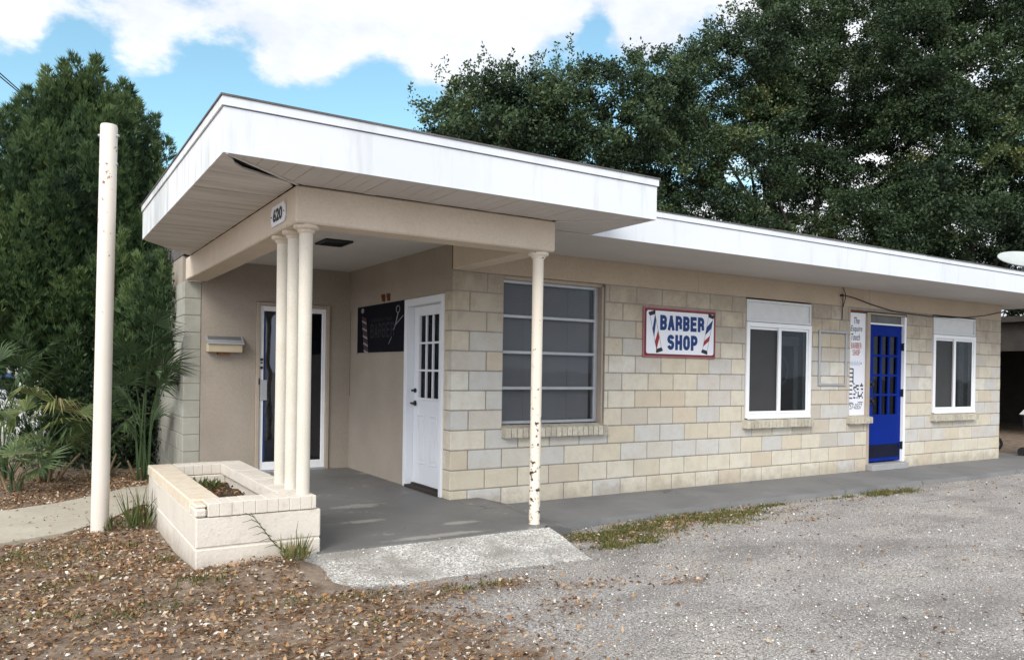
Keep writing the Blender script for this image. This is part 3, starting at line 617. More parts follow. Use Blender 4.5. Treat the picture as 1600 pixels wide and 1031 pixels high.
for y in (-1.40,-1.115,-.83): column(-1.905,y,PZ-.003,zb+.004,.0475,M_cream,'round cream column standing on the planter')
column(.085,-1.386,.10,zb+.002,.047,M_flake,'thin porch post with cream paint flaking to rust')
# ceiling light box
mb=MB(); 
for a in ((-1.125,-.85,.5,.53),(-1.125,-.85,.82,.85),(-1.125,-1.095,.531,.819),(-.88,-.85,.531,.819)): mb.box(*a,ZS-.02,ZS)
mb.box(-1.094,-.881,.6,.606,ZS-.014,ZS-.004); mb.box(-1.094,-.881,.68,.686,ZS-.014,ZS-.004); mb.box(-1.094,-.881,.75,.756,ZS-.014,ZS-.004)
v=part('ceiling_vent',mb,M_black,B); mb=MB(); mb.box(-1.094,-.881,.531,.819,ZS-.0035,ZS-.0005); part('grille',mb,M_mailgrey,v)
# windows
def sill(parent,x0,x1,z0,z1,proj=.085):
    mb=MB(); n=max(3,int((x1-x0)/.071)); w_=(x1-x0)/n
    for i in range(n):
        a=x0+i*w_+.0045; b_=x0+(i+1)*w_-.0045; dz=random.uniform(-.002,.002)
        poly=[(-proj,z0),(-proj,z1-.028),(-proj+.008,z1-.022),(.06,z1+.004),(.06,z0)]
        base=len(mb.v); tn=random.random()
        for xv in (a,b_):
            mb.v+=[(xv,yy,zz+dz) for yy,zz in poly]
        m_=len(poly)
        mb.f.append(tuple(base+i2 for i2 in range(m_))); mb.f.append(tuple(base+m_+i2 for i2 in range(m_))[::-1]); mb.t+=[tn]*2; mb.mi+=[0]*2
        for i2 in range(m_):
            j2=(i2+1)%m_; mb.f.append((base+j2,base+i2,base+m_+i2,base+m_+j2)); mb.t.append(tn); mb.mi.append(0)
    s_=part('sill',mb,M_brick_sill,parent)
    return s_
def rect_frame(mb,x0,x1,z0,z1,w_,y0,y1,c=.003):
    mb.cbox(x0,x0+w_,y0,y1,z0,z1,c); mb.cbox(x1-w_,x1,y0,y1,z0,z1,c); mb.cbox(x0+w_+.0003,x1-w_-.0003,y0+.001,y1,z0,z0+w_,c); mb.cbox(x0+w_+.0003,x1-w_-.0003,y0+.001,y1,z1-w_,z1,c)
# awning window beside the porch post
x0,x1,zz0,zz1=.615,1.895,.845,2.362
mb=MB(); rect_frame(mb,x0,x1,zz0,zz1,.032,.095,.15)
hh=(zz1-zz0)/4
for i in (1,2,3): mb.cbox(x0+.033,x1-.033,.088,.13,zz0+hh*i-.016,zz0+hh*i+.016,.003)
mb.cbox(1.90,1.915,.10,.15,zz0,zz1,.003)
win=part('window',mb,M_alu,B,label='awning window of four wide panes with grey blinds')
mb=MB()
for i in range(4): mb.box(x0+.033,x1-.033,.118,.122,zz0+hh*i+.017,zz0+hh*(i+1)-.017)
part('pane',mb,M_glassclear,win)
mb=MB(); z=zz0+.02
while z<zz1-.01:
    zz=z; mb.face([(x0+.04,.165,zz),(x1-.05,.165,zz),(x1-.05,.183,zz+.0245),(x0+.04,.183,zz+.0245)]); z+=.0235
mb.box(x0+.34,x0+.343,.160,.163,zz0,zz1); mb.box(x1-.36,x1-.357,.160,.163,zz0,zz1)
part('blind',mb,M_blind,win)
mb=MB(); mb.box(.598,1.944,.06,.2,2.363,2.399); mb.box(1.918,1.943,.03,.2,.83,2.362); mb.box(.5985,.613,.05,.2,.83,2.362); part('jamb',mb,M_beigejamb,win)
sill(win,.592,1.945,.715,.835)
def slider(x0,x1,label,curtain):
    xm=(x0+x1)/2
    mb=MB(); z0_,z1_=.838,2.085
    rect_frame(mb,x0,x1,z0_,z1_,.058,-.018,.08); rect_frame(mb,x0+.06,xm+.02,z0_+.06,z1_-.06,.03,.012,.05); rect_frame(mb,xm-.02,x1-.06,z0_+.06,z1_-.06,.03,-.004,.01); mb.cbox(xm-.028,xm+.03,-.010,.011,z0_+.059,z1_-.059,.003)
    mb.cbox(x0+.02,x1-.01,-.03,-.0185,z0_-.01,z0_+.028,.003)
    w_=part('window',mb,M_framewhite,B,label=label)
    mb=MB(); mb.box(x0+.005,x1-.005,.015,.06,2.092,2.376); mb.cbox(x0+.002,x1-.002,-.008,.0145,2.092,2.125,.003); mb.cbox(x0+.002,x1-.002,-.008,.0145,2.345,2.378,.003); mb.cbox(x0+.002,x0+.03,-.008,.0145,2.1255,2.3445,.003); mb.cbox(x1-.03,x1-.002,-.008,.0145,2.1255,2.3445,.003)
    part('panel',mb,M_panelwhite,w_)
    mb=MB(); mb.box(x0+.09,xm-.01,.03,.033,z0_+.09,z1_-.09); part('screen',mb,M_screen,w_)
    mb=MB(); mb.box(xm+.03,x1-.09,.004,.007,z0_+.09,z1_-.09); part('pane',mb,M_glass,w_)
    mb=MB()
    if curtain: 
        for i in range(5): mb.tube([(x1-.13-.028*i,.13+.008*(i%2),.9),(x1-.13-.028*i,.13+.008*(i%2),2.0)],.017,8)
    else: mb.cbox(xm+.03,x1-.10,.10,.14,1.80,1.93,.01); mb.cbox(x1-.2,x1-.12,.10,.13,.92,1.8,.01)
    part('blind',mb,M_curtain,w_)
    sill(w_,x0-.055,x1+.0,.715,.832); return w_
w2=slider(4.262,5.56,'white sliding window with round sign behind the right pane',False)
mb=MB()
for rr in (.20,.175): mb.tube([(5.06+rr*.82*math.cos(a),.10,1.47+rr*math.sin(a)) for a in np.linspace(-2.0,2.6,30)],.0055,6)
for k,(a,b_) in enumerate(((1.38,1.56),(1.34,1.60))): mb.tube([(4.99+.05*k,.10,a),(4.97+.05*k,.10,b_)],.011,6)
tag(part('round_sign',mb,M_bansilver,None,(5.06,.1,1.27)),'unlit round ring sign hanging inside the window pane','sign')
w3=slider(8.59,9.85,'white sliding window right of the blue door with pale curtain',True)
# white half glazed door in the porch side wall
def xdoor():
    ya,yb=.172,1.105
    mb=MB(); mb.cbox(-.02,.1,ya-.004,ya+.05,.115,2.176,.004); mb.cbox(-.02,.1,yb-.075,yb,.115,2.176,.004); mb.cbox(-.0195,.1,ya+.0505,yb-.0755,2.10,2.1755,.004); 
    fr_=part('door_frame',mb,M_doorwhite,B,label='white frame of the half glazed door')
    y0_,y1_=.225,1.028; xf=.07; lz0,lz1=1.10,1.99; ly0,ly1=.405,.885
    mb=MB()
    mb.cbox(xf,xf+.045,y0_,ly0,.16,2.098,.004); mb.cbox(xf,xf+.045,ly1,y1_,.16,2.098,.004); mb.cbox(xf+.0004,xf+.045,ly0+.0002,ly1-.0002,.1605,lz0,.004); mb.cbox(xf+.0004,xf+.045,ly0+.0002,ly1-.0002,lz1,2.0975,.004)
    for i in (1,2): 
        yy=ly0+(ly1-ly0)*i/3; mb.cbox(xf-.004,xf+.02,yy-.011,yy+.011,lz0,lz1,.003); zz=lz0+(lz1-lz0)*i/3; mb.cbox(xf-.003,xf+.02,ly0,ly1,zz-.011,zz+.011,.003)
    for a,b_ in ((ly0-.025,ly0),(ly1,ly1+.025)): mb.cbox(xf-.010,xf+.001,a,b_,lz0-.025,lz1+.025,.004)
    for a,b_ in ((lz0-.025,lz0),(lz1,lz1+.025)): mb.cbox(xf-.0095,xf+.001,ly0,ly1,a,b_,.004)
    for a,b_ in ((.73,.91),(.44,.62)):
        for q_ in ((a,a+.02,.38,.92),(b_-.02,b_,.38,.92)): mb.cbox(xf-.009,xf+.001,*q_,.004)
        for q_ in ((a+.0205,b_-.0205,.38,.40),(a+.0205,b_-.0205,.90,.92)): mb.cbox(xf-.0085,xf+.001,*q_,.004)
        mb.cbox(xf-.006,xf+.001,a+.045,b_-.045,.43,.87,.005)
    d_=part('door',mb,M_doorwhite,B,label='white panelled door with nine small panes')
    mb=MB(); mb.box(xf+.021,xf+.024,ly0,ly1,lz0,lz1); part('pane',mb,M_glassdark,d_)
    mb=MB()
    for zc,rr in ((1.175,.026),(1.035,.03)):
        mb=MB(); mb.tube([(xf+.001,.975,zc),(xf-.012,.975,zc)],rr,14); mb.tube([(xf-.012,.975,zc),(xf-.05,.975,zc)],.011,10)
        if zc>1.1: part('lock',mb,M_black,d_)
    mb.tube([(xf-.048,.985,1.035),(xf-.05,.90,1.03)],[.012,.009],10)
    part('handle',mb,M_black,d_)
    mb=MB(); mb.box(-.03,.12,ya+.05,yb-.076,.112,.142); mb.box(.05,.12,ya+.05,yb-.076,.142,.158); part('threshold',mb,M_wood,d_)
xdoor()
# glass door in the porch back wall
mb=MB(); rect=[(-1.195,-1.15),( -.315,-.272)]
for a,b_ in rect: mb.cbox(a,b_,D1-.022,D1+.12,.115,2.205,.004)
mb.cbox(-1.1495,-.3155,D1-.0215,D1+.12,2.165,2.2045,.004)
part('door_frame',mb,M_beigejamb,B,label='beige frame around the glass door')
gy=D1+.004
mb=MB(); mb.cbox(-1.148,-1.10,gy,gy+.045,.135,2.163,.004); mb.cbox(-.367,-.317,gy,gy+.045,.135,2.163,.004); mb.cbox(-1.0995,-.3675,gy+.0005,gy+.045,.1355,.235,.004); mb.cbox(-1.0995,-.3675,gy+.0005,gy+.045,2.10,2.1625,.004)
gd=part('door',mb,M_framewhite,B,label='glass shop door in a white metal frame')
mb=MB(); mb.box(-1.0995,-.3675,gy+.02,gy+.026,.235,2.10); part('pane',mb,M_glassblue,gd); mb=MB(); mb.box(-1.0995,-1.075,gy+.012,gy+.0195,.235,2.10); part('seal',mb,M_navy,gd)
mb=MB(); mb.cbox(-1.142,-1.062,gy-.035,gy-.028,1.00,1.25,.004); mb.box(-1.135,-1.11,gy-.028,gy,1.03,1.22); part('handle',mb,M_alu,gd)
mb=MB(); 
for zc in (1.40,1.46,1.50): mb=MB(); mb.tube([(-1.125,gy+.001,zc),(-1.125,gy-.016,zc)],.017 if zc!=1.46 else .012,12); part('lock',mb,M_black,gd)
mb=MB()
mb.box(-1.165,-1.149,gy-.03,gy,1.19,1.27); part('lock',mb,M_black,gd)
mb=MB(); mb.box(-1.149,-.316,D1-.03,D1+.12,.112,.134); part('threshold',mb,M_alu,gd)
# blue door
mb=MB(); mb.cbox(6.862,6.935,.0,.16,.10,2.345,.004); mb.cbox(6.9355,7.83,.0005,.16,2.318,2.345,.004)
part('door_frame',mb,M_beigejamb,B,label='weathered beige frame left of and above the blue door')
mb=MB(); mb.cbox(7.806,7.856,.0,.16,.11,2.316,.004); mb.cbox(6.936,7.805,.02,.14,2.175,2.20,.004)
part('door_frame',mb,M_framewhite,B,label='white jamb strip along the blue door hinges')
mb=MB(); mb.box(6.936,7.805,.06,.066,2.2003,2.3175); part('transom',mb,M_mailgrey,B)
bx0,bx1,by=6.94,7.802,.045; lx0,lx1,lz0,lz1=7.085,7.70,.835,2.01
mb=MB(); mb.cbox(bx0,lx0,by,by+.045,.135,2.172,.004); mb.cbox(lx1,bx1,by,by+.045,.135,2.172,.004); mb.cbox(lx0+.0002,lx1-.0002,by+.0004,by+.045,lz1,2.1715,.004); mb.cbox(lx0+.0002,lx1-.0002,by+.0004,by+.045,.1355,lz0,.004)
for i in (1,2): xx_=lx0+(lx1-lx0)*i/3; mb.cbox(xx_-.019,xx_+.019,by+.004,by+.03,lz0,lz1,.004)
for i in (1,2,3): zz=lz0+(lz1-lz0)*i/4; mb.cbox(lx0,lx1,by+.003,by+.03,zz-.017,zz+.017,.004)
mb.cbox(bx0+.03,bx1-.03,by-.006,by+.001,.385,.42,.003)
bd=part('door',mb,M_blue,B,label='bright blue door with twelve small panes')
mb=MB(); mb.box(lx0,lx1,by+.031,by+.035,lz0,lz1); part('pane',mb,M_glassdark,bd)
mb=MB(); mb.box(bx0+.03,bx1-.03,by-.004,by-.0005,.19,.383); part('kick_plate',mb,M_kick,bd)
mb=MB()
for zc in (1.29,1.04):
    mb=MB(); mb.cbox(6.985,7.045,by-.012,by-.0005,zc-.05,zc+.05,.004); mb.tube([(7.015,by-.012,zc),(7.015,by-.05,zc)],.022,12)
    if zc>1.1: part('lock',mb,M_black,bd)
mb.tube([(7.015,by-.048,1.02),(7.05,by-.05,.985)],.012,8)
part('handle',mb,M_black,bd)
for zc in (1.86,1.16,.36): mb=MB(); mb.box(7.795,7.818,by-.028,by-.002,zc-.055,zc+.055); mb.tube([(7.806,by-.03,zc-.06),(7.806,by-.03,zc+.06)],.011,8); part('hinge',mb,M_black,bd)
mb=MB(); mb.cbox(6.89,7.80,-.10,.16,.02,.112,.008); part('doorstep',mb,M_concrete,B)
wsl=MB()
# sill under the lettered board
sb=thing('lettered_sign','tall white board with shop lettering and phone number left of blue door','sign',(6.66,.04,.835))
mb=MB(); mb.box(6.462,6.86,.035,.05,.835,2.325); part('board',mb,M_signwhite,sb)
sill(B,6.385,6.90,.722,.832)
mb=MB(); mb.box(6.456,6.862,.02,.16,2.326,2.359); part('lintel',mb,M_rust,B)
Ux,Uz=(1,0,0),(0,0,1); yb_=.0335
for s_,x,z,w_,h_,sh in (('The',6.575,2.165,.135,.095,.25),('Esquire',6.50,2.03,.28,.11,.25),('Touch',6.515,1.925,.215,.098,.25)):
    mb=MB(); add_text(mb,s_,(x,yb_,z),Ux,Uz,w_,h_,sh,.008); part('lettering',mb,M_ink,sb)
mb=MB(); add_text(mb,'757-0557',(6.468,yb_,.925),Ux,Uz,.335,.08,.25,.006); part('lettering',mb,M_ink,sb)
mb=MB(); block_text(mb,'BARBER',(6.52,yb_,1.805),Ux,Uz,.24,.085,.26,.22); part('lettering',mb,M_inkred,sb,label='rust red upper word on the tall board')
mb=MB(); block_text(mb,'SHOP',(6.553,yb_,1.705),Ux,Uz,.18,.085,.26,.22); part('lettering',mb,M_inkred,sb,label='rust red lower word on the tall board')
mb=MB(); mb.box(6.464,6.585,yb_-.0004,yb_+.001,1.012,1.024); mb.box(6.70,6.82,yb_-.0004,yb_+.001,1.018,1.03); mb.box(6.755,6.775,yb_-.0004,yb_+.001,1.583,1.603)
part('rule',mb,M_ink,sb)
mb=MB()
for i in range(13): x=6.485+.02*i; mb.box(x,x+.012,yb_-.0004,yb_+.001,1.555+.01*(i%2),1.63-.012*(i%3))
part('faded_lettering',mb,M_faint,sb)
mb=MB()
for (a,b_,c_,d_) in [(6.464,6.484,1.075,1.515),(6.566,6.588,1.30,1.515)]: mb.box(a,b_,yb_,yb_+.0012,c_,d_)
for z in np.linspace(1.075,1.50,8): mb.box(6.4842,6.5658,yb_+.0001,yb_+.0012,z,z+.02)
rngp=random.Random(3)
for i in range(9):
    for j in range(9):
        if rngp.random()<.5: x=6.59+i*.026; z=1.08+j*.025; mb.box(x,x+.0245,yb_+.0001,yb_+.0012,z,z+.0235)
part('picture',mb,M_ink,sb)

# ------------------------------------------------------------------ signs and fittings on the walls
bs=thing('barber_sign','white sign with blue BARBER SHOP letters and two striped poles','sign',(3.09,-.005,1.59))
sx0,sx1,sz0,sz1=2.493,3.685,1.592,2.182; sw,sh_=sx1-sx0,sz1-sz0
def SP(u,v): return (sx0+u*sw, sz1-v*sh_)
mb=MB(); mb.cbox(sx0,sx1,-.022,-.002,sz0,sz1,.004); part('border',mb,M_pinkedge,bs)
mb=MB(); mb.box(sx0+.018,sx1-.018,-.0245,-.0222,sz0+.018,sz1-.018); part('border',mb,M_maroon,bs,label='maroon border line')
mb=MB(); rr=.03; poly=[]
for cxp,czp,a0 in ((sx1-.042-rr,sz1-.042-rr,0),(sx0+.042+rr,sz1-.042-rr,90),(sx0+.042+rr,sz0+.042+rr,180),(sx1-.042-rr,sz0+.042+rr,270)):
    for k in range(6): a=R(a0+18*k); poly.append((cxp+rr*math.cos(a),czp+rr*math.sin(a)))
b0=len(mb.v); mb.v+=[(x,-.0265,z) for x,z in poly]; mb.f.append(tuple(range(len(poly)))[::-1]); mb.t.append(.5); mb.mi.append(0)
part('board',mb,M_signwhite,bs)
mb=MB(); x,z=SP(.213,.455); block_text(mb,'BARBER',(x,-.0276,z),Ux,Uz,.61*sw,.305*sh_,.40,.13); part('lettering',mb,M_navy,bs); mb=MB(); x,z=SP(.312,.845); block_text(mb,'SHOP',(x,-.0276,z),Ux,Uz,.42*sw,.31*sh_,.40,.13)
part('lettering',mb,M_navy,bs)
for (tu,tv,bu,bv) in ((.105,.11,.208,.87),(.925,.10,.832,.875)):
    tx,tz=SP(tu,tv); bx_,bz=SP(bu,bv); ax=Vector((tx-bx_,0,tz-bz)); ln=ax.length; ax.normalize(); sd_=Vector((ax.z,0,-ax.x)); hw=.043
    def PP(s_,l_,y=-.0279): p=Vector((bx_,y,bz))+ax*(l_*ln)+sd_*(s_*hw); return tuple(p)
    mb=MB()
    mb.cur=0
    mb.face([PP(-1.25,-.03),PP(1.25,-.03),PP(1.25,.02),PP(.95,.07),PP(-.95,.07),PP(-1.25,.02)][::1]); mb.face([PP(-1.25,1.03),PP(-1.25,.98),PP(-.95,.93),PP(.95,.93),PP(1.25,.98),PP(1.25,1.03)][::1])
    mb.face([PP(-1.0,.06),PP(-.9,.06),PP(-.9,.94),PP(-1.0,.94)]); mb.face([PP(.9,.06),PP(1.0,.06),PP(1.0,.94),PP(.9,.94)])
    bl,rd=((.38,.77,.96,.60),(.05,.32,.51,.27)) if tu<.5 else ((.45,.67,.90,.67),(.14,.33,.48,.29))
    for ci,q in ((1,bl),(2,rd)): mb.cur=ci; mb.face([PP(-.9,q[0],-.0277),PP(.9,q[1],-.0277),PP(.9,min(q[2],.928),-.0277),PP(-.9,max(q[3],.0),-.0277)])
    part('barber_pole',mb,[M_ink,M_navy,M_red],bs)
# grey empty sign frame
mb=MB(); x0,x1,z0_,z1_=5.722,6.352,1.262,2.04
for a in ((x0,x0+.032,z0_,z1_),(x1-.032,x1,z0_,z1_),(x0+.0325,x1-.0325,z0_,z0_+.032),(x0+.0325,x1-.0325,z1_-.032,z1_)): mb.cbox(a[0],a[1],-.022,-.002,a[2],a[3],.004)
tag(part('sign_frame',mb,M_alu,None,(6.04,-.01,1.262)),'empty grey metal frame fixed to the block wall','frame')
# house number plate on the beam, facing left
hn=thing('house_number','white notched plate reading 620 in black on the porch beam','sign',(-2.02,-1.09,2.45))
ya,yb,za,zb2=-.905,-1.275,2.452,2.598; xf=BX-.012
mb=MB(); n_=.028; prof=[(ya,za+n_),(ya-.012,za+n_*.9),(ya-n_,za),(yb+n_,za),(yb+.012,za+n_*.9),(yb,za+n_),(yb,zb2-n_),(yb+.012,zb2-n_*.9),(yb+n_,zb2),(ya-n_,zb2),(ya-.012,zb2-n_*.9),(ya,zb2-n_)]
b0=len(mb.v); m_=len(prof); mb.v+=[(xf,y,z) for y,z in prof]+[(BX-.002,y,z) for y,z in prof]; mb.f.append(tuple(range(m_))); mb.f.append(tuple(range(m_,2*m_))[::-1]); mb.t+=[.5]*2; mb.mi+=[0]*2
for i in range(m_): j=(i+1)%m_; mb.f.append((j,i,m_+i,m_+j)); mb.t.append(.5); mb.mi.append(0)
part('plate',mb,M_signwhite,hn)
mb=MB(); add_text(mb,'620',(xf-.0015,ya-.058,za+.026),(0,-1,0),Uz,.25,.098,0,.05)
for y in (ya-.02,yb+.02): mb.tube([(xf+.001,y,(za+zb2)/2),(xf-.004,y,(za+zb2)/2)],.006,8)
part('lettering',mb,M_ink,hn)
# black banner
bn=thing('barber_banner','dark banner with striped pole, BARBER lettering and scissors beside the white door','sign',(-.006,1.85,1.6))
y0_,y1_,z0_,z1_=2.565,1.128,1.606,2.18
mb=MB(); mb.box(-.009,-.002,y1_,y0_,z0_,z1_); mb.cur=1; mb.box(-.012,-.003,y0_+.001,y0_+.14,z0_-.02,z1_); part('board',mb,[M_banner,M_stucco],bn)
def BP(u,v,x=-.0105): return (x,y0_+(y1_-y0_)*u,z1_-(z1_-z0_)*v)
mb=MB(); block_text(mb,'BARBER',BP(.31,.70),(0,-1,0),Uz,.50*1.437,.30*.574,.24,.25); part('lettering',mb,M_bangrey,bn); mb=MB(); add_text(mb,'The Esquire Touch',BP(.34,.38),(0,-1,0),Uz,.42*1.437,.10*.574,.3,.0); part('lettering',mb,M_bangrey,bn)
mb=MB(); 
for k in range(5): v0=.20+.16*k; mb.cur=1; mb.face([BP(.10+.012*k,v0),BP(.205+.012*k,v0+.06),BP(.215+.012*k,v0+.15),BP(.11+.012*k,v0+.09)]); mb.cur=0; mb.face([BP(.105+.012*k,v0+.09),BP(.21+.012*k,v0+.15),BP(.215+.012*k,v0+.205),BP(.11+.012*k,v0+.14)])
mb.cur=0; mb.face([BP(.12+.035*math.cos(a),.09+.055*math.sin(a)) for a in np.linspace(0,2*math.pi,13)[:-1]])
part('barber_pole',mb,[M_bansilver,M_banred],bn)
mb=MB()
def stroke(pts,w_=.006):
    mb.tube([BP(u,v,-.0105) for u,v in pts],w_,5)
stroke([(.88+.035*math.cos(a),.16+.07*math.sin(a)) for a in np.linspace(0,2*math.pi,14)],.004); stroke([(.885,.23),(.83,.48)]); stroke([(.98,.30),(.84,.46)],.005); stroke([(.83,.48),(.80,.56)],.003); stroke([(.76,.70),(.70,.84)],.003)
part('scissors',mb,M_bansilver,bn)
for y in (1.72,1.57):
    mb=MB(); mb.box(-.03,-.0005,y-.02,y+.012,2.20,2.285); mb.box(-.04,-.03,y-.012,y+.004,2.235,2.285); part('bracket',mb,M_rust,B)
# mailbox
mx=thing('mailbox','beige wall mailbox with dark slanted lid beside the glass door','mailbox',(-1.6,D1,1.55))
mb=MB(); yf=D1-.11; xa,xb=-1.775,-1.375
mb.cbox(xa,xb,yf,D1+.003,1.575,1.675,.008); part('box',mb,M_mailbeige,mx)
mb=MB(); b0=len(mb.v); mb.v+=[(xa-.012,yf-.02,1.672),(xb+.012,yf-.02,1.672),(xb+.012,D1-.01,1.757),(xa-.012,D1-.01,1.757),(xa-.012,yf-.02,1.690),(xb+.012,yf-.02,1.690),(xb+.012,D1-.01,1.772),(xa-.012,D1-.01,1.772)]
for q_ in ((0,3,2,1),(4,5,6,7),(0,1,5,4),(1,2,6,5),(2,3,7,6),(3,0,4,7)): mb.f.append(q_); mb.t.append(.5); mb.mi.append(0)
mb.cur=1; mb.face([(xa+.01,yf-.0,1.7005),(xb-.01,yf-.0,1.7005),(xb-.01,D1-.025,1.7675),(xa+.01,D1-.025,1.7675)])
mb.cur=0; mb.face([(-1.62,yf+.02,1.713),(-1.58,yf+.005,1.7065),(-1.53,yf+.02,1.713),(-1.58,yf+.012,1.7095)])
part('lid',mb,[M_alu,M_mailgrey],mx)
mb=MB(); mb.box(-1.65,-1.52,yf+.02,D1,1.548,1.576); part('tab',mb,M_rust,mx)
# cable drooping along the frieze
mb=MB()
mb.tube([(6.243,-.012,2.66),(6.27,-.03,2.58),(6.275,-.03,2.50),(6.25,-.022,2.42),(6.235,-.016,2.37)],.006,6)
pts=[(6.21,-.02,2.548),(6.3,-.03,2.545),(6.5,-.03,2.525),(6.9,-.025,2.46),(7.4,-.02,2.395),(7.9,-.02,2.372),(8.5,-.02,2.362),(9.1,-.02,2.372),(9.6,-.02,2.405),(10.1,-.02,2.455),(10.6,-.02,2.535),(10.72,-.0,2.55)]
mb.tube(pts,.0075,6); mb.tube([(6.21,-.002,2.548),(6.21,-.035,2.548)],.018,8); mb.tube([(6.23,-.02,2.545),(6.235,-.02,2.44),(6.225,-.015,2.2)],.006,6)
tag(part('cable',mb,M_wire,None,(6.2,0,2.5)),'thin dark cable drooping along the frieze above the blue door','cable')
# satellite dish on the roof
dl=Vector((cx,cy,cz))+ (f_+r_*((1603-800)/1204.575)-u_*((407-584.274)/1204.575))*12.6
sdx=thing('satellite_dish','pale grey satellite dish on the roof edge at the right','satellite dish',(dl.x+.1,dl.y+.1,2.98))
mb=MB(); ax=Vector((-.25,-.35,.8)).normalized(); u1=r_.normalized(); u1=(u1-ax*u1.dot(ax)).normalized(); v1=ax.cross(u1)
n=28; rings=6; b0=0
for side in (0,1):
    base=len(mb.v)
    for i in range(rings+1):
        rr=i/rings
        for k in range(n):
            a=2*math.pi*k/n; p=dl+u1*(.43*rr*math.cos(a))+v1*(.36*rr*math.sin(a))+ax*(.09*rr*rr-.06-.012*side); mb.v.append(tuple(p))
    for i in range(rings):
        for k in range(n):
            k2=(k+1)%n; q_=(base+i*n+k,base+i*n+k2,base+(i+1)*n+k2,base+(i+1)*n+k); mb.f.append(q_ if side==0 else q_[::-1]); mb.t.append(.5); mb.mi.append(0)
for k in range(n): k2=(k+1)%n; o1=rings*n; o2=(rings+1)*n+rings*n; mb.f.append((o1+k,o1+k2,o2+k2,o2+k)); mb.t.append(.5); mb.mi.append(0)
part('dish',mb,M_dish,sdx,smooth=True)
mb=MB(); mb.tube([tuple(dl-ax*.07),(dl.x+.12,dl.y+.12,3.10),(dl.x+.12,dl.y+.12,2.96)],.025,8); mb.tube([(dl.x-.42,dl.y+.12,2.985),(dl.x+.3,dl.y+.12,2.985)],.02,6); part('mount',mb,M_alu,sdx)
mb=MB(); mb.tube([tuple(dl+v1*-.34),tuple(dl+v1*-.15+ax*.35)],.012,6); part('feed_arm',mb,M_alu,sdx)

# ------------------------------------------------------------------ planter
pl=thing('brick_planter','low cream painted block planter at the porch corner with chipped brick rim','planter',(-2.24,-.35,.05))
X0,X1,Y0,Y1=-2.635,-1.84,-1.505,.80; T=.20
mb=MB()
for z0_,z1_ in ((-.1,.214),(.222,.418)):
    mb.cbox(X0+.004,X1+.035,Y0+.004,Y0+T,z0_,z1_,.008); mb.cbox(X0+.005,X0+T,Y0+T+.001,Y1-.004,z0_,z1_,.008); mb.cbox(X1-T+.03,X1+.034,Y0+T+.001,Y1-.004,z0_,z1_,.008); mb.cbox(X0+T+.001,X1-T+.029,Y1-T,Y1-.004,z0_,z1_,.008)
mb.box(X0+.012,X1+.028,Y0+.012,Y0+T-.01,.2,.23); mb.box(X0+.012,X0+T-.01,Y0+T,Y1-.012,.2,.23); mb.box(X1-T+.04,X1+.026,Y0+T,Y1-.012,.2,.23)
part('base',mb,M_planter,pl)
mb=MB(); zt=PZ; k=0; x=X0+.075
mb.cbox(X0-.004,X0+.07,Y0-.004,Y0+.19,.423,zt-.035,.012)
while x<X1+.0:
    x2=min(x+.0765,X1); mb.cbox(x+.0005,x2-.0005,Y0-.003+random.uniform(-.002,.002),Y0+.215,.423,zt+random.uniform(-.003,.002),.0035); x=x2
y=Y0+.218
while y<Y1-.19:
    y2=min(y+.0765,Y1-.19); mb.cbox(X1-.205,X1+random.uniform(-.003,.003),y+.0005,y2-.0005,.423,zt+random.uniform(-.004,.001),.0035); y=y2
x=X0+.2
while x<X1:
    x2=min(x+.0765,X1); mb.cbox(x+.0005,x2-.0005,Y1-.188,Y1+.002,.423,zt+random.uniform(-.002,.002),.0035); x=x2
part('rim',mb,M_planter,pl)
mb=MB(); mb.cbox(X0-.004,X0+.195,Y0+.1925,Y1+.002,.423,zt-.001,.009); mb.cbox(X0+.0,X0+.072,Y0+.01,Y0+.19,zt-.0349,zt-.012,.012)
part('rim',mb,M_plantertop,pl,label='mottled yellow left rim of the planter')
mb=MB(); nxp=12
for i in range(10):
    for j in range(24):
        def hp(i,j): return (X0+.19+.43*i/10,Y0+.19+1.95*j/24,.33+.02*math.sin(i*1.7+j)+.015*math.sin(j*2.3))
        mb.face([hp(i,j),hp(i+1,j),hp(i+1,j+1),hp(i,j+1)])
part('soil',mb,M_soil,pl,smooth=True)
def tuft(n,c,spread,hl,wd,lean=.5,tlo=0.,thi=.6,droop=True):
    """blades: returns base, axis, side, tint"""
    a=rng.uniform(0,2*np.pi,n); rr=spread*np.sqrt(rng.uniform(0,1,n)); base=np.stack([c[0]+rr*np.cos(a),c[1]+rr*np.sin(a),np.full(n,c[2])],-1)
    b2=rng.uniform(0,2*np.pi,n); le=np.abs(rng.normal(0,lean,n)); ax=nrm(np.stack([np.cos(b2)*le,np.sin(b2)*le,np.ones(n)],-1))*rng.uniform(*hl,size=(n,1))
    sd=nrm(np.cross(ax,rv(n)))*rng.uniform(*wd,size=(n,1)); return base,ax,sd,rng.uniform(tlo,thi,n)
def cat(*l): return [np.concatenate(x) for x in zip(*l)]
r1=tuft(90,(-2.26,.35,.345),.16,(.04,.11),(.006,.014),1.0,.1,.6); r2=tuft(40,(-2.2,-.3,.34),.3,(.03,.06),(.006,.012),1.2,.3,1.)
rhombs('plants',*cat(r1,r2),M_grass,pl)
bl=rng.uniform(0,1,(500,2)); base=np.stack([X0+.2+.4*bl[:,0],Y0+.2+1.9*bl[:,1],np.full(500,.355)],-1); ax=rv(500)*np.array([1,1,.4]); ax=nrm(ax)*rng.uniform(.02,.05,(500,1)); sd=nrm(np.cross(ax,rv(500)*.4+np.array([0,0,1.])))*.011
o=rhombs('dry_leaves',base,ax,sd,rng.uniform(0,.6,500),M_leaflit,pl)
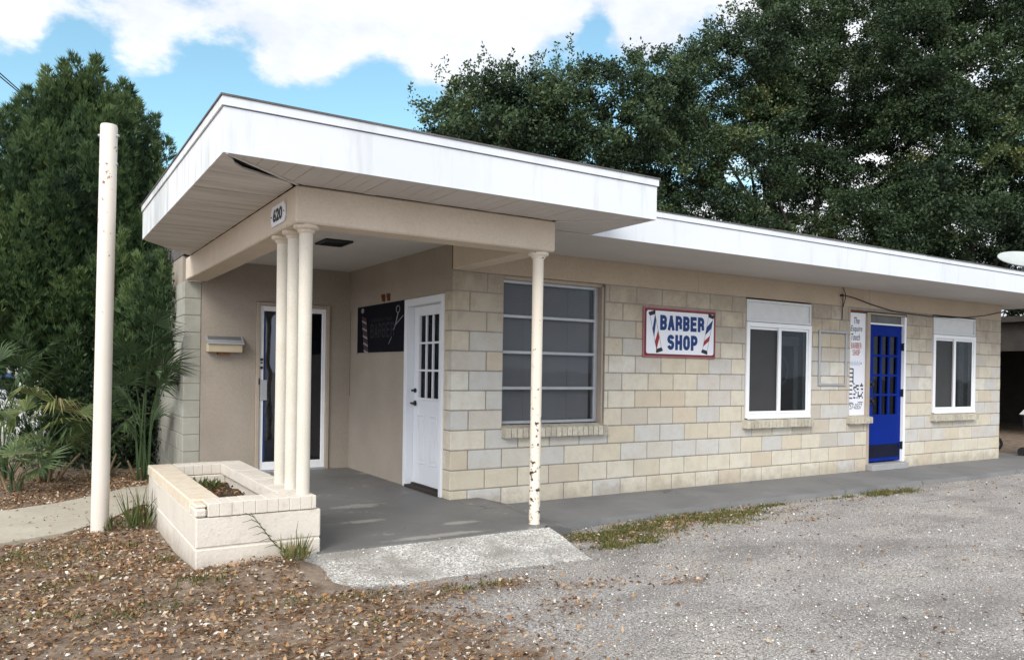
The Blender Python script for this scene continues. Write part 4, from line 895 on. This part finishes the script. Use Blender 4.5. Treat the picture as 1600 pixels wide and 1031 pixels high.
# ------------------------------------------------------------------ pole
pz=float(gz(-3.05,.38))-.02; pole=thing('metal_pole','tall round cream metal pole with rust spots standing left of the planter','pole',(-3.045,.40,pz))
mb=MB(); pb=Vector((-3.045,.40,pz)); ln_=r_*.036; mb.tube([pb,pb+ln_*.45+Vector((0,0,1.5)),pb+ln_+Vector((0,0,3.355)),pb+ln_+Vector((0,0,3.370))],[.068,.066,.0655,.060],28); part('shaft',mb,M_pole,pole,smooth=True)
mb=MB(); 
for s_ in (-1,1): mb=MB(); mb.tube([(-3.045+(s_*.06+.035)*r_.x,.40+(s_*.06+.035)*r_.y,pz+3.28),(-3.045+(s_*.085+.035)*r_.x,.40+(s_*.085+.035)*r_.y,pz+3.285)],.011,8); part('bolt',mb,M_alu,pole)
mb=MB(); mb.tube([(-3.045+.093*r_.x,.40+.093*r_.y,pz+3.05),(-3.045+.112*r_.x,.40+.112*r_.y,pz+3.05)],.009,8)
part('bolt',mb,M_alu,pole)

# ------------------------------------------------------------------ vegetation
# conifer on the left: many upright spires covered in flat feathery sprays
TC=np.array([-3.05,6.3,0.]); cyp=thing('conifer_tree','big dense dark green conifer of upright feathery sprays left of the shop','tree',tuple(TC))
mb=MB()
for k in range(5):
    a=k*1.3; mb.tube([(TC[0]+.12*math.cos(a),TC[1]+.12*math.sin(a),-.05),(TC[0]+.35*math.cos(a),TC[1]+.35*math.sin(a),1.6),(TC[0]+.5*math.cos(a),TC[1]+.5*math.sin(a),3.4)],[.09,.06,.02],8)
part('trunk',mb,M_bark,cyp)
spires=[]   # center x,y (relative to trunk), z base, z top, radius
def sp_px(u,v,y,rad,zb): 
    d=f_+r_*((u-800)/1204.575)-u_*((v-584.274)/1204.575); t_=(y-cy)/d.y; p=Vector((cx,cy,cz))+d*t_; spires.append((p.x,p.y,zb,p.z,rad))
for u,v,y,rad,zb in ((152,94,6.4,.42,2.6),(128,118,6.3,.45,2.4),(100,112,6.4,.5,2.4),(72,128,6.5,.5,2.2),(42,140,6.4,.5,2.2),(12,172,6.3,.5,2.2),(-25,205,6.5,.55,2.2),(-45,270,6.4,.5,.9),(203,140,6.4,.48,2.2),(228,200,6.4,.42,1.8),(182,158,6.0,.5,1.8),(130,165,5.8,.55,1.6),(80,195,5.7,.55,1.5),(30,225,5.65,.55,1.5),(-10,260,5.7,.55,1.7),(212,225,5.9,.45,1.6),(160,240,5.6,.5,1.2),(100,275,5.5,.55,1.0),(50,315,5.45,.5,1.1),(190,310,5.6,.48,.9),(0,345,5.5,.45,1.9),(226,290,6.1,.36,1.2),(130,355,5.4,.5,.5),(240,330,6.5,.36,1.0),(70,410,5.5,.45,.6),(170,430,5.45,.5,.2),(110,470,5.45,.5,.1),(215,420,5.9,.42,.2),(235,480,6.1,.38,.1),(180,540,5.7,.45,0.),(130,560,5.7,.4,0.),(256,398,3.95,.28,1.9),(236,440,4.2,.3,1.4)): sp_px(u,v,y,rad,zb)
plumes=[]
for (sx_,sy_,zb0,zt0,rad) in spires:
    plumes.append((sx_,sy_,zt0-1.3,zt0,rad*.62,0,0))
    H_=zt0-zb0; k=int(5+H_*3.6)
    for i in range(k):
        t_=rng.uniform(.0,.92); a=rng.uniform(0,2*np.pi); ro=rad*(.95-.55*t_)*rng.uniform(.7,1.12); h=rng.uniform(.55,1.15); zt_=zb0+H_*t_+h*.5
        plumes.append((sx_+ro*np.cos(a),sy_+ro*np.sin(a),zt_-h,min(zt_,zt0-.05),rng.uniform(.15,.27),.22*np.cos(a),.22*np.sin(a)))
B_,A_,S_,T_=[],[],[],[]
for (sx_,sy_,zb0,zt0,rad,lx_,ly_) in plumes:
    h=max(.3,zt0-zb0); n=int(250*(rad/.2)*h); tt=rng.uniform(0,1,n)
    prof=np.where(tt<.35,.6+.4*tt/.35,np.maximum(0,1-((tt-.35)/.65)**1.35))*rad+.012
    a=rng.uniform(0,2*np.pi,n); depth=1-np.abs(rng.normal(0,.25,n))
    out=np.stack([np.cos(a),np.sin(a),np.zeros(n)],-1); p=np.stack([sx_+lx_*tt*h,sy_+ly_*tt*h,zb0+h*tt],-1)+out*(prof*depth)[:,None]
    d=nrm(out*.45+np.array([lx_,ly_,1.])+rv(n)*.3); tang=nrm(np.cross(d,nrm(out+rv(n)*.8)))
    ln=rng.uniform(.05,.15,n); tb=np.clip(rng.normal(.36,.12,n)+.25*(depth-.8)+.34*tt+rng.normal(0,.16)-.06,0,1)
    for j,ang in enumerate((-.5,-.22,0.,.25,.52)):
        st=rng.uniform(0,.35,n)*(abs(ang)>.1); dd=nrm(d*np.cos(ang)+tang*np.sin(ang)+rv(n)*.15)
        B_.append(p+d*(ln*st)[:,None]); A_.append(dd*(ln*(1-.35*abs(ang)))[:,None]); nn=nrm(np.cross(dd,tang+rv(n)*.3)); S_.append(nrm(np.cross(dd,nn))*rng.uniform(.0045,.009,n)[:,None]); T_.append(np.clip(tb+rng.normal(0,.07,n),0,1))
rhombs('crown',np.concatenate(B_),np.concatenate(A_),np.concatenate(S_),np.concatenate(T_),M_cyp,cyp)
# saw palmettos
def fan(mb,base,tip,nb,ln,open_=2.2,tn=.5,droop=.25):
    base=Vector(base); tip=Vector(tip); mb.cur=0; hz_=Vector((tip.x-base.x,tip.y-base.y,0)); mid=base+hz_*.28+Vector((0,0,(tip.z-base.z)*.62)); mb.tube([base,mid,tip],[.011,.008,.005],5,tint=.3)
    ax=((tip-mid).normalized()+hz_.normalized()*.7+Vector((random.uniform(-.35,.35),random.uniform(-.35,.35),random.uniform(-.5,.1)))).normalized(); side=ax.cross(Vector((random.uniform(-.5,.5),random.uniform(-.5,.5),1))).normalized(); nrm_=side.cross(ax).normalized()
    for i in range(nb):
        a=(i/(nb-1)-.5)*2*open_*.5*1.25+random.uniform(-.04,.04); d=(ax*math.cos(a)+side*math.sin(a)+nrm_*.18*math.cos(a*2)).normalized(); l=ln*(1-.22*abs(a))*random.uniform(.75,1.12)
        wv=d.cross(nrm_).normalized()*random.uniform(.008,.0135); p0=tip; p1=tip+d*l*.5; p2=tip+d*l+Vector((0,0,-droop*l*random.uniform(.3,1.)))
        t_=min(1,max(0,tn+random.uniform(-.15,.15))); up=nrm_*.006
        b0=len(mb.v); mb.v+=[tuple(p0),tuple(p1+wv+up),tuple(p1-wv+up),tuple(p2),tuple(p1)]
        for q_ in ((0,1,4),(0,4,2),(1,3,4),(4,3,2)): mb.f.append(tuple(b0+i2 for i2 in q_)); mb.t.append(t_); mb.mi.append(0)
def palmetto(label,x,y,fans,stalks,group='saw palmettos under the conifer'):
    z=float(gz(x,y)); t_=thing('palmetto',label,'palm',(x,y,z),group)
    for f in fans:
        mb=MB(); dx,dy,dz,nb,ln,tn,dr=f; fan(mb,(x+random.uniform(-.06,.06),y+random.uniform(-.06,.06),z),(x+dx,y+dy,z+dz),nb,ln,2.3,tn,dr); part('frond',mb,[M_palm,M_stalk],t_)
    if stalks:
        for k in range(stalks):
            mb=MB(); a=random.uniform(0,6.28); r0=random.uniform(0,.16); h=random.uniform(.08,.34); le=random.uniform(.1,.9)
            p=Vector((x+r0*math.cos(a),y+r0*math.sin(a),z-.03)); mb.tube([p,p+Vector((math.cos(a)*le*h*.5,math.sin(a)*le*h*.5,h*.55)),p+Vector((math.cos(a)*le*h,math.sin(a)*le*h,h))],[.017,.014,.011],6,tint=random.random()*.7); part('stalk',mb,M_stalk,t_)
    return t_
random.seed(21)
def ring(n,r0,r1,h0,h1,nb,l0,l1,t0,t1,d0,d1): 
    out=[]
    for i in range(n):
        a=i*2.399+random.uniform(-.3,.3); r=random.uniform(r0,r1); out.append((r*math.cos(a),r*math.sin(a)-.05,random.uniform(h0,h1),nb,random.uniform(l0,l1),random.uniform(t0,t1),random.uniform(d0,d1)))
    return out
palmetto('saw palmetto with low green fans at the left frame edge',-3.66,3.05,ring(9,.12,.3,.14,.42,22,.36,.46,.35,.6,.08,.2),5)
palmetto('saw palmetto with a yellow green drooping fan and cut pale stalks',-3.38,3.7,[(.1,-.35,.85,24,.50,.9,.8),(-.1,-.35,1.0,24,.5,.75,.6)]+ring(9,.2,.42,.4,.85,22,.40,.5,.4,.75,.2,.6),18)
palmetto('tall palmetto with dark fans against the conifer at far left',-3.82,4.1,ring(11,.2,.5,.75,1.5,24,.48,.58,.2,.45,.2,.4),8)
palmetto('palmetto stump of upright straw coloured stalks right of the pole',-2.80,3.85,ring(6,.15,.28,.35,.7,18,.32,.38,.3,.5,.3,.4),14)
palmetto('dark palmetto with spiky fans beside the block pillar',-2.38,3.35,[(.08,-.45,1.62,30,.50,.12,.15),(.14,-.5,1.36,30,.50,.15,.2),(.05,-.4,1.85,28,.46,.1,.15),(.1,-.42,1.12,28,.44,.15,.25),(-.2,-.35,1.5,28,.5,.12,.2),(-.22,-.3,1.15,26,.5,.15,.25)]+ring(8,.15,.3,.7,1.5,26,.44,.5,.1,.3,.15,.4),6)
# dark shrub by the pillar
sh=thing('shrub','dark small leaved shrub filling the gap beside the block pillar','shrub',(-2.45,4.9,0))
mb=MB()
for k in range(7): a=k*.9; mb.tube([(-2.45,4.9,-.02),(-2.45+.12*math.cos(a),4.9+.12*math.sin(a),.5),(-2.45+.3*math.cos(a),4.9+.3*math.sin(a),1.2)],[.016,.012,.005],5)
part('stem',mb,M_bark,sh)
n=11000; p=np.array([-2.45,5.0,.75])+rng.normal(size=(n,3))*np.array([.32,.25,.48]); p[:,2]=np.maximum(p[:,2],.05)
rhombs('leaves',p,rv(n)*rng.uniform(.04,.075,(n,1)),rv(n)*.018,np.clip(rng.normal(.2,.15,n),0,1),M_oak,sh)
# live oaks behind the shop
def at_depth(u,v,D): return Vector((cx,cy,cz))+(f_+r_*((u-800)/1204.575)-u_*((v-584.274)/1204.575))*D
HOL=[(1150,275,26,14),(1185,305,30,14),(1310,212,26,12),(1232,325,24,10),(1460,235,22,12),(1110,312,18,14),(1478,330,16,10),(1340,225,16,10),(1135,322,16,10),(1560,180,26,14),(1335,20,14,45),(955,150,20,16)]
botv=lambda u: np.interp(u,[600,1030,1700],[215,365,490])+14
top=[(640,165),(700,140),(735,112),(775,98),(810,100),(835,122),(865,112),(900,102),(945,100),(985,112),(1030,85),(1075,62),(1130,50),(1165,30),(1190,-5),(1230,-30),(1320,-60),(1345,-20),(1380,-70),(1500,-120),(1700,-130)]
tops=[(640,180),(690,150),(740,118),(790,92),(840,110),(880,95),(930,85),(980,100),(1040,80)]
def oak(label,D,u0,clumps,seed,leaves=2300,trunk_u=None,lsize=(.065,.12)):
    rg=np.random.default_rng(seed); base=at_depth(trunk_u or u0,584,D); base.z=-.05
    t_=thing('oak_tree',label,'tree',tuple(base),'live oaks behind the shop')
    mb=MB(); fork=base+Vector((0,0,3.2)); mb.tube([base,base+Vector((.1,.05,1.4)),fork],[.42,.33,.26],12)
    cs=[at_depth(u,v,D+dd) for u,v,dd,rad in clumps]
    ids=rg.permutation(len(cs))[:8]
    for i in ids:
        e=cs[i]; m1=fork.lerp(e,.45)+Vector((rg.normal(0,.35),rg.normal(0,.35),.35)); mb.tube([fork-Vector((0,0,.2)),m1,e],[.10,.045,.012],7)
    part('trunk',mb,M_bark,t_)
    Bs,As,Ss,Ts=[],[],[],[]
    for c_,(u,v,dd,rad) in zip(cs,clumps):
        n=int(leaves*(rad/1.0)**2); ct=np.clip(rg.normal(.42,.2),.05,.9)
        # sub-clumps give the crown twiggy, broken edges
        k=max(5,int(11*rad)); sc=nrm(rg.normal(size=(k,3)))*(rad*rg.uniform(.35,1.05,(k,1)))*np.array([1.05,1.05,.72]); wh=rg.integers(0,k,n); sr=rg.uniform(.22,.42,k)*max(.7,rad)
        q=sc[wh]+rg.normal(size=(n,3))*(sr[wh]*.52)[:,None]*np.array([1.05,1.05,.68]); p=np.array(c_)+q
        ax=nrm(rg.normal(size=(n,3))+nrm(q)*.7+np.array([0,0,.25]))*rg.uniform(*lsize,size=(n,1)); nn=nrm(rg.normal(size=(n,3))*.8+np.array([0,0,.9])); sd=nrm(np.cross(ax,nn))*rg.uniform(.019,.034,(n,1))
        Bs.append(p); As.append(ax); Ss.append(sd); Ts.append(np.clip(ct+rg.normal(0,.13,n)+rg.normal(0,.1,k)[wh],0,.97))
    for c_,(u,v,dd,rad) in zip(cs,clumps):
        if v-np.interp(u,[p[0] for p in top],[p[1] for p in top])>42: continue
        for q in range(4):
            st=np.array(c_)+np.array([rg.normal(0,rad*.6),rg.normal(0,rad*.6),rad*.35]); dr=nrm(np.array([rg.normal(0,.45),rg.normal(0,.45),1.])); hh=rg.uniform(.25,.7); n=int(80*hh)
            tt=rg.uniform(0,1,n); p=st+dr*(tt*hh)[:,None]+rg.normal(size=(n,3))*(.085*(1.15-tt))[:,None]; ax=nrm(rg.normal(size=(n,3))+dr*.6)*rg.uniform(.06,.12,(n,1)); sd=nrm(np.cross(ax,rg.normal(size=(n,3))))*rg.uniform(.018,.03,(n,1))
            Bs.append(p); As.append(ax); Ss.append(sd); Ts.append(np.clip(rg.normal(.5,.15,n),0,.95))
    rhombs('crown',np.concatenate(Bs),np.concatenate(As),np.concatenate(Ss),np.concatenate(Ts),M_oak,t_)
    return t_
def fill(u0,u1,top,bot,step,dd,rad,seed,skip=.12,holes=()):
    """clump centres between an upper outline (list of px points) and a lower limit"""
    rg=np.random.default_rng(seed); out=[]; us=np.arange(u0,u1,step)
    for u in us:
        tp=np.interp(u,[p[0] for p in top],[p[1] for p in top]); v=tp+rg.uniform(22,36)
        first=True
        while v<bot(u):
            uu,vv=u+rg.normal(0,step*.22),v+rg.normal(0,step*.15)
            hole=any(((uu-a)/c_)**2+((vv-b_)/d_)**2<1 for a,b_,c_,d_ in holes)
            if not hole and (first or rg.random()>skip): out.append((uu,vv,rg.uniform(-dd,dd),rg.uniform(*rad)))
            v+=step*.8; first=False
    for u in us:
        for q in (.25,.5,.75,1.):
            tp=np.interp(u,[p[0] for p in top],[p[1] for p in top]); vv=tp+(bot(u)-tp)*q-10; uu=u+rg.normal(0,8)
            if q>.3 and not any(((uu-a)/(c_*1.15))**2+((vv-b_)/(d_*1.15))**2<1 for a,b_,c_,d_ in holes): out.append((uu,vv,1.8+rg.uniform(.2,1.4),rg.uniform(.6,.85)))
    return out
oak('live oak whose rounded crown rises over the middle of the canopy roof',20,850,fill(690,1050,top,botv,30,1.4,(.5,.8),1,.10,HOL),101,trunk_u=905)
oak('live oak with open sky gaps above the canopy right corner',22,1120,fill(1030,1235,top,botv,31,1.6,(.55,.9),2,.12,HOL),102,trunk_u=1195)
oak('tallest live oak with a leaning trunk above the long roof',23,1320,fill(1215,1425,top,botv,33,1.6,(.6,.95),3,.10,HOL),103,trunk_u=1260)
oak('live oak filling the right frame edge above the dish',21,1540,fill(1405,1690,top,botv,33,1.6,(.6,.95),4,.08,HOL),104,trunk_u=1530)
# thin twigs sticking out of the outline plus dangling moss strands
# ------------------------------------------------------------------ ground cover
def inframe(x,y):
    d=np.stack([x-cx,y-cy,-cz+np.zeros_like(x)],-1); D=d@np.array(f_); u=800+1204.6*(d@np.array(r_))/D; v=584.3-1204.6*(d@np.array(u_))/D
    return (D>.5)&(u>-320)&(u<1700)&(v<1120)
def blocked(x,y):
    pl_=(x>-2.66)&(x<-1.78)&(y>-1.52)&(y<.82); porch=(x>-1.84)&(x<.2)&(y>-1.5); walk=(x>=.2)&(x<11)&(y>-1.0)
    return pl_|porch|walk
def scatter(n,x0,x1,y0,y1,dens):
    x=rng.uniform(x0,x1,n); y=rng.uniform(y0,y1,n); k=inframe(x,y)&~blocked(x,y)&(rng.uniform(0,1,n)<dens(x,y)); return x[k],y[k]
def pathmask(x,y): 
    yf=np.interp(x,[p[0] for p in front],[p[1] for p in front]); yb=np.interp(x,[p[0] for p in back],[p[1] for p in back]); return (y>yf-.03)&(y<yb)&(x<-1.8)
def litter_d(x,y):
    s=soil_at(x,y); cl=.5+.3*np.sin(x*5.1+1.3*np.sin(y*3.7))*np.sin(y*4.3+x)+.3*np.sin(x*11+2*np.sin(y*7))*np.sin(y*9.3-x*3); near=np.where(pathmask(x,y),.03,1.)
    apr=np.where((x>-2.05)&(x<.1)&(y>-2.2),.04,1.)
    return np.clip(s*(.2+.8*cl)+.012,0,1)*near*apr
x,y=scatter(310000,-6,9,-5.2,4.2,litter_d); n=len(x)
zg=gz(x,y)+rng.uniform(.003,.016,n); zg=np.where(pathmask(x,y),.056,zg)
ax=nrm(rng.normal(size=(n,3))*np.array([1,1,.28]))*rng.uniform(.014,.046,(n,1)); nn=nrm(rng.normal(size=(n,3))*.5+np.array([0,0,1.])); sd=nrm(np.cross(ax,nn))*rng.uniform(.005,.0125,(n,1))
tn=np.clip(rng.beta(1.7,2.0,n),0,.93); tn[rng.uniform(0,1,n)<.035]=.97
fold=nn*rng.uniform(.001,.009,(n,1)); base=np.stack([x,y,zg],-1)
x2,y2=scatter(60000,-6,3,-5.2,4.2,lambda a,b: np.clip(soil_at(a,b)*1.1,0,1)*np.where(pathmask(a,b),.05,1.)*np.where((a>-2.05)&(a<.1)&(b>-2.2),.03,1.)); m=len(x2)
b2=np.stack([x2,y2,gz(x2,y2)+rng.uniform(.004,.014,m)+.05*pathmask(x2,y2)],-1); a2=nrm(rng.normal(size=(m,3))*np.array([1,1,.12]))*rng.uniform(.03,.10,(m,1)); s2=nrm(np.cross(a2,rng.normal(size=(m,3))*.3+np.array([0,0,1.])))*rng.uniform(.0009,.002,(m,1))
base=np.concatenate([base,b2]); ax=np.concatenate([ax,a2]); sd=np.concatenate([sd,s2]); fold=np.concatenate([fold,np.zeros((m,3))]); tn=np.concatenate([tn,np.clip(rng.beta(2,2,m)*.9,0,.85)])
o=rhombs('leaf_litter',base,ax,sd,tn,M_leaflit,fold=fold); tag(o,'brown and tan dry leaves scattered over the left ground','leaves',kind='stuff')
def chip_d(x,y):
    D=np.hypot(x-cx,y-cy); s=soil_at(x,y); return np.clip((1-.75*s)*np.clip(1.25-D/9,.10,1)*(.45+.55*(.5+.5*np.sin(x*3.1+np.sin(y*2.2))*np.sin(y*3.7-x))),0,1)
x,y=scatter(240000,-4.5,12,-6,-.9,chip_d); n=len(x)
big=rng.uniform(0,1,n)<.05; sz=np.where(big,.007+.011*rng.beta(1.2,4,n),rng.uniform(.003,.0085,n))
zz=gz(x,y); ap=(x>-2.03)&(x<.1)&(y>-2.26)&(y<-1.5); zz=np.where(ap,np.interp(-y,[1.53,1.72,2.0,2.24],[.106,.066,.018,-.01])+.001,zz)
ax=nrm(rng.normal(size=(n,3))*np.array([1,1,.3]))*sz[:,None]*1.7; nn=nrm(rng.normal(size=(n,3))*.5+np.array([0,0,1.])); sd=nrm(np.cross(ax,nn))*(sz*rng.uniform(.3,.75,n))[:,None]
tn=np.clip(rng.beta(1.3,1.2,n),0,1); tn[big]=np.clip(rng.normal(.78,.2,big.sum()),0,1)
o=rhombs('shell_gravel',np.stack([x,y,zz+sz*.35+.001],-1),ax,sd,tn,M_chips,fold=nn*(sz*.5)[:,None]); tag(o,'small pale shell and gravel chips over the grey lot','gravel',kind='stuff')
# low grass along the walkway edge and in the litter
patches=[(-2.3,-2.3,.3,.12,160),(-3.05,-2.1,.35,.15,260),(-2.0,-2.9,.3,.1,160),(-3.3,-.75,.3,.2,200),(.75,-1.60,.5,.22,3000),(1.2,-1.52,.5,.24,3500),(1.75,-1.42,.5,.24,4200),(2.2,-1.34,.5,.24,4200),(2.65,-1.30,.4,.2,2200),(.62,-1.92,.36,.16,2600),(1.0,-1.33,.3,.08,900),(3.3,-1.16,.3,.05,500),(4.6,-1.2,.5,.05,700),(5.5,-1.2,.6,.13,2200),(2.3,-1.75,.3,.08,350),(-3.55,-.35,.4,.3,500),(-3.2,-.15,.3,.2,300),(-3.3,-1.3,.35,.2,250),(-2.6,-1.75,.15,.12,200),(-2.75,-1.0,.15,.1,150),(-3.5,-2.0,.25,.2,300),(-1.9,-2.35,.3,.1,200),(-2.9,-.35,.12,.08,120),(-1.1,-2.45,.25,.07,250)]
L_=[]
for (px_,py_,rx,ry,n) in patches:
    a=rng.normal(size=(n,2)); X_=px_+a[:,0]*rx*.5; Y_=py_+a[:,1]*ry*.55; k=~blocked(X_,Y_)&((((X_-.80)/.36)**2+((Y_+1.38)/.12)**2)>1)&(np.sin(X_*9.1+2.2*np.sin(Y_*6.3))*np.sin(Y_*13.7+1.7*np.sin(X_*5.9))+rng.normal(0,.35,n)>-.12); X_,Y_=X_[k],Y_[k]; n=len(X_)
    if px_<-1.9: le,hl,tl,th=1.1,(.02,.06),.1,1.
    else: le,hl,tl,th=1.5,(.02,.05),.0,1.
    b2=rng.uniform(0,2*np.pi,n); ll=np.abs(rng.normal(0,le,n)); ax=nrm(np.stack([np.cos(b2)*ll,np.sin(b2)*ll,np.ones(n)],-1))*rng.uniform(*hl,size=(n,1))
    L_.append((np.stack([X_,Y_,gz(X_,Y_)],-1),ax,nrm(np.cross(ax,rv(n)))*rng.uniform(.0025,.006,(n,1)),rng.uniform(tl,th,n)))
o=rhombs('grass',*cat(*L_),M_grass,mid=.3); tag(o,'low patchy grass along the walkway and among the leaves','grass',kind='stuff')
# weeds by the planter
def weed(label,x,y,n,hl,spread,lean,wd=(.004,.008),tlo=.1,thi=.65):
    z=float(gz(x,y)); o=rhombs('weed',*tuft(n,(x,y,z),spread,hl,wd,lean,tlo,thi),M_grass,None,(x,y,z),mid=.35); return tag(o,label,'weed')
weed('tall green weed clump at the planter left back corner',-2.76,.32,70,(.15,.42),.10,.32)
weed('small green weed between pole and planter',-2.92,.42,60,(.06,.16),.16,.8)
weed('weed tuft at the foot of the planter front face',-2.02,-1.62,90,(.06,.2),.10,.8,tlo=.35,thi=.9)
t_=thing('weed','thin leaning weed stem with side shoots against the planter front face','weed',(-2.03,-1.6,.1))
mb=MB(); mb.tube([(-2.03,-1.6,.1),(-2.16,-1.57,.24),(-2.30,-1.56,.44)],[.005,.004,.002],5,tint=.45); mb.tube([(-2.0,-1.6,.12),(-2.0,-1.58,.28),(-1.985,-1.57,.36)],[.004,.003,.001],5,tint=.5)
for k,s_ in enumerate(np.linspace(.25,.9,6)):
    p=Vector((-2.03,-1.6,.1)).lerp(Vector((-2.30,-1.56,.44)),s_); mb.tube([p,p+Vector((-.06,-.01,.035)),p+Vector((-.12,-.01,.02))],[.003,.003,.001],4,tint=.6)
part('stem',mb,M_grass,t_)

# ------------------------------------------------------------------ far right and far left
cp=thing('carport','dark wooden carport with open front in the shade right of the shop','carport',(17,1.5,0))
mb=MB(); mb.box(16,16.15,-3,7,2.05,2.2); mb.box(16.03,16.1,-3,7,2.2,2.72); part('beam',mb,M_wood,cp)
mb=MB(); mb.box(15.8,23,-3,7.2,2.72,2.85); part('roof',mb,M_wood,cp)
mb=MB(); mb.box(22.8,23,-3,7,-.1,2.72); part('wall',mb,M_wood,cp); mb=MB(); mb.box(16.1,22.8,6.9,7,-.1,2.72); part('wall',mb,M_wood,cp)
for y in (-2.9,6.8): mb=MB(); mb.box(16,16.14,y,y+.14,-.1,2.05); part('post',mb,M_wood,cp)
bp=at_depth(1612,716,1) ; 
tb=thing('trash_bin','dark wheeled trash bin with pale lid cut by the right frame edge','bin',(11.78,-.26,.0))
def frus(mb,c,a0,b0,z0_,a1,b1,z1_):
    b=len(mb.v); mb.v+=[(c[0]+sx_*a0,c[1]+sy_*b0,z0_) for sx_,sy_ in ((-1,-1),(1,-1),(1,1),(-1,1))]+[(c[0]+sx_*a1,c[1]+sy_*b1,z1_) for sx_,sy_ in ((-1,-1),(1,-1),(1,1),(-1,1))]
    for q_ in ((0,3,2,1),(4,5,6,7),(0,1,5,4),(1,2,6,5),(2,3,7,6),(3,0,4,7)): mb.f.append(tuple(b+i for i in q_)); mb.t.append(.5); mb.mi.append(mb.cur)
mb=MB(); frus(mb,(11.78,-.26),.2,.22,.05,.25,.28,.74); mb.box(11.5,12.06,-.56,.04,.735,.765); part('body',mb,M_black,tb)
mb=MB(); frus(mb,(11.78,-.26),.29,.31,.766,.22,.24,.88); part('lid',mb,M_binlid,tb)
for s_ in (-1,1): mb=MB(); mb.tube([(11.78+s_*.2,-.0,.09),(11.78+s_*.25,-.0,.09)],.09,16); part('wheel',mb,M_rubber,tb)
wh=thing('wheel','small black rubber wheel showing behind the far wall corner','wheel',(12.33,.85,.0))
mb=MB(); 
prof=[(.075,-.035),(.12,-.04),(.14,-.02),(.14,.02),(.12,.04),(.075,.035)]
pts=[]; n=24; b0=0
for r0,o0 in prof:
    for k in range(n): a=2*math.pi*k/n; mb.v.append((12.33+r0*math.cos(a)*.83+o0*.53,.85-r0*math.cos(a)*.53+o0*.85,.14+r0*math.sin(a)))
for i in range(len(prof)):
    i2=(i+1)%len(prof)
    for k in range(n): k2=(k+1)%n; mb.f.append((i*n+k,i*n+k2,i2*n+k2,i2*n+k)); mb.t.append(.5); mb.mi.append(0)
part('tyre',mb,M_rubber,wh,smooth=True)
mb=MB(); mb.tube([(12.33-.53*.03,.85-.85*.03,.14),(12.33+.53*.03,.85+.85*.03,.14)],.076,18); part('hub',mb,M_mailgrey,wh)
# blue car far off on the road, at the left edge
car=thing('parked_car','blue car far off on the road, cut by the left frame edge','car',(-6.2,30,.03))
def carprof(): return [(-2.15,.35),(-2.2,.75),(-2.05,.98),(-1.35,1.05),(-.75,1.62),(.75,1.66),(1.55,1.1),(2.1,1.0),(2.2,.7),(2.15,.35)]
mb=MB(); pf=carprof(); m_=len(pf); cxx,cyy_=-6.2,30
mb.v+=[(cxx+a,cyy_-.85,.03+b_) for a,b_ in pf]+[(cxx+a,cyy_+.85,.03+b_) for a,b_ in pf]; mb.f.append(tuple(range(m_))[::-1]); mb.f.append(tuple(range(m_,2*m_))); 
for i in range(m_): j=(i+1)%m_; mb.f.append((i,j,m_+j,m_+i))
mb.t=[.5]*len(mb.f); mb.mi=[0]*len(mb.f); part('body',mb,M_carblue,car)
mb=MB(); mb.face([(cxx-1.2,cyy_-.856,1.12),(cxx-.02,cyy_-.856,1.12),(cxx-.02,cyy_-.856,1.58),(cxx-.7,cyy_-.856,1.56)]); mb.face([(cxx+.04,cyy_-.856,1.12),(cxx+1.3,cyy_-.856,1.14),(cxx+.75,cyy_-.856,1.58),(cxx+.04,cyy_-.856,1.6)]); part('window',mb,M_black,car)
for s_ in (-1.35,1.35):
    for yy in (-.8,.8): mb=MB(); mb.tube([(cxx+s_,cyy_+yy-.1,.35),(cxx+s_,cyy_+yy+.1,.35)],.32,18); part('wheel',mb,M_rubber,car)
# overhead line at top left
a=at_depth(-120,20,13); b_=at_depth(60,170,17)
for dz,dz2,lab in ((0,0,'lower of two overhead wires slanting into the conifer at top left'),(.12,.03,'upper of two overhead wires slanting into the conifer at top left')):
    mb=MB(); dv=b_-a; p0=a-dv*3+Vector((0,0,dz*3))
    mb.tube([a+dv*t_+Vector((0,0,dz+(dz2-dz)*t_)) for t_ in np.linspace(-3,7,24)],.012,6)
    tag(part('overhead_wire',mb,M_wire,None,tuple(p0)),lab,'wire','overhead wires at top left')
for o in bpy.data.objects:
    if '_loc' in o: del o['_loc']
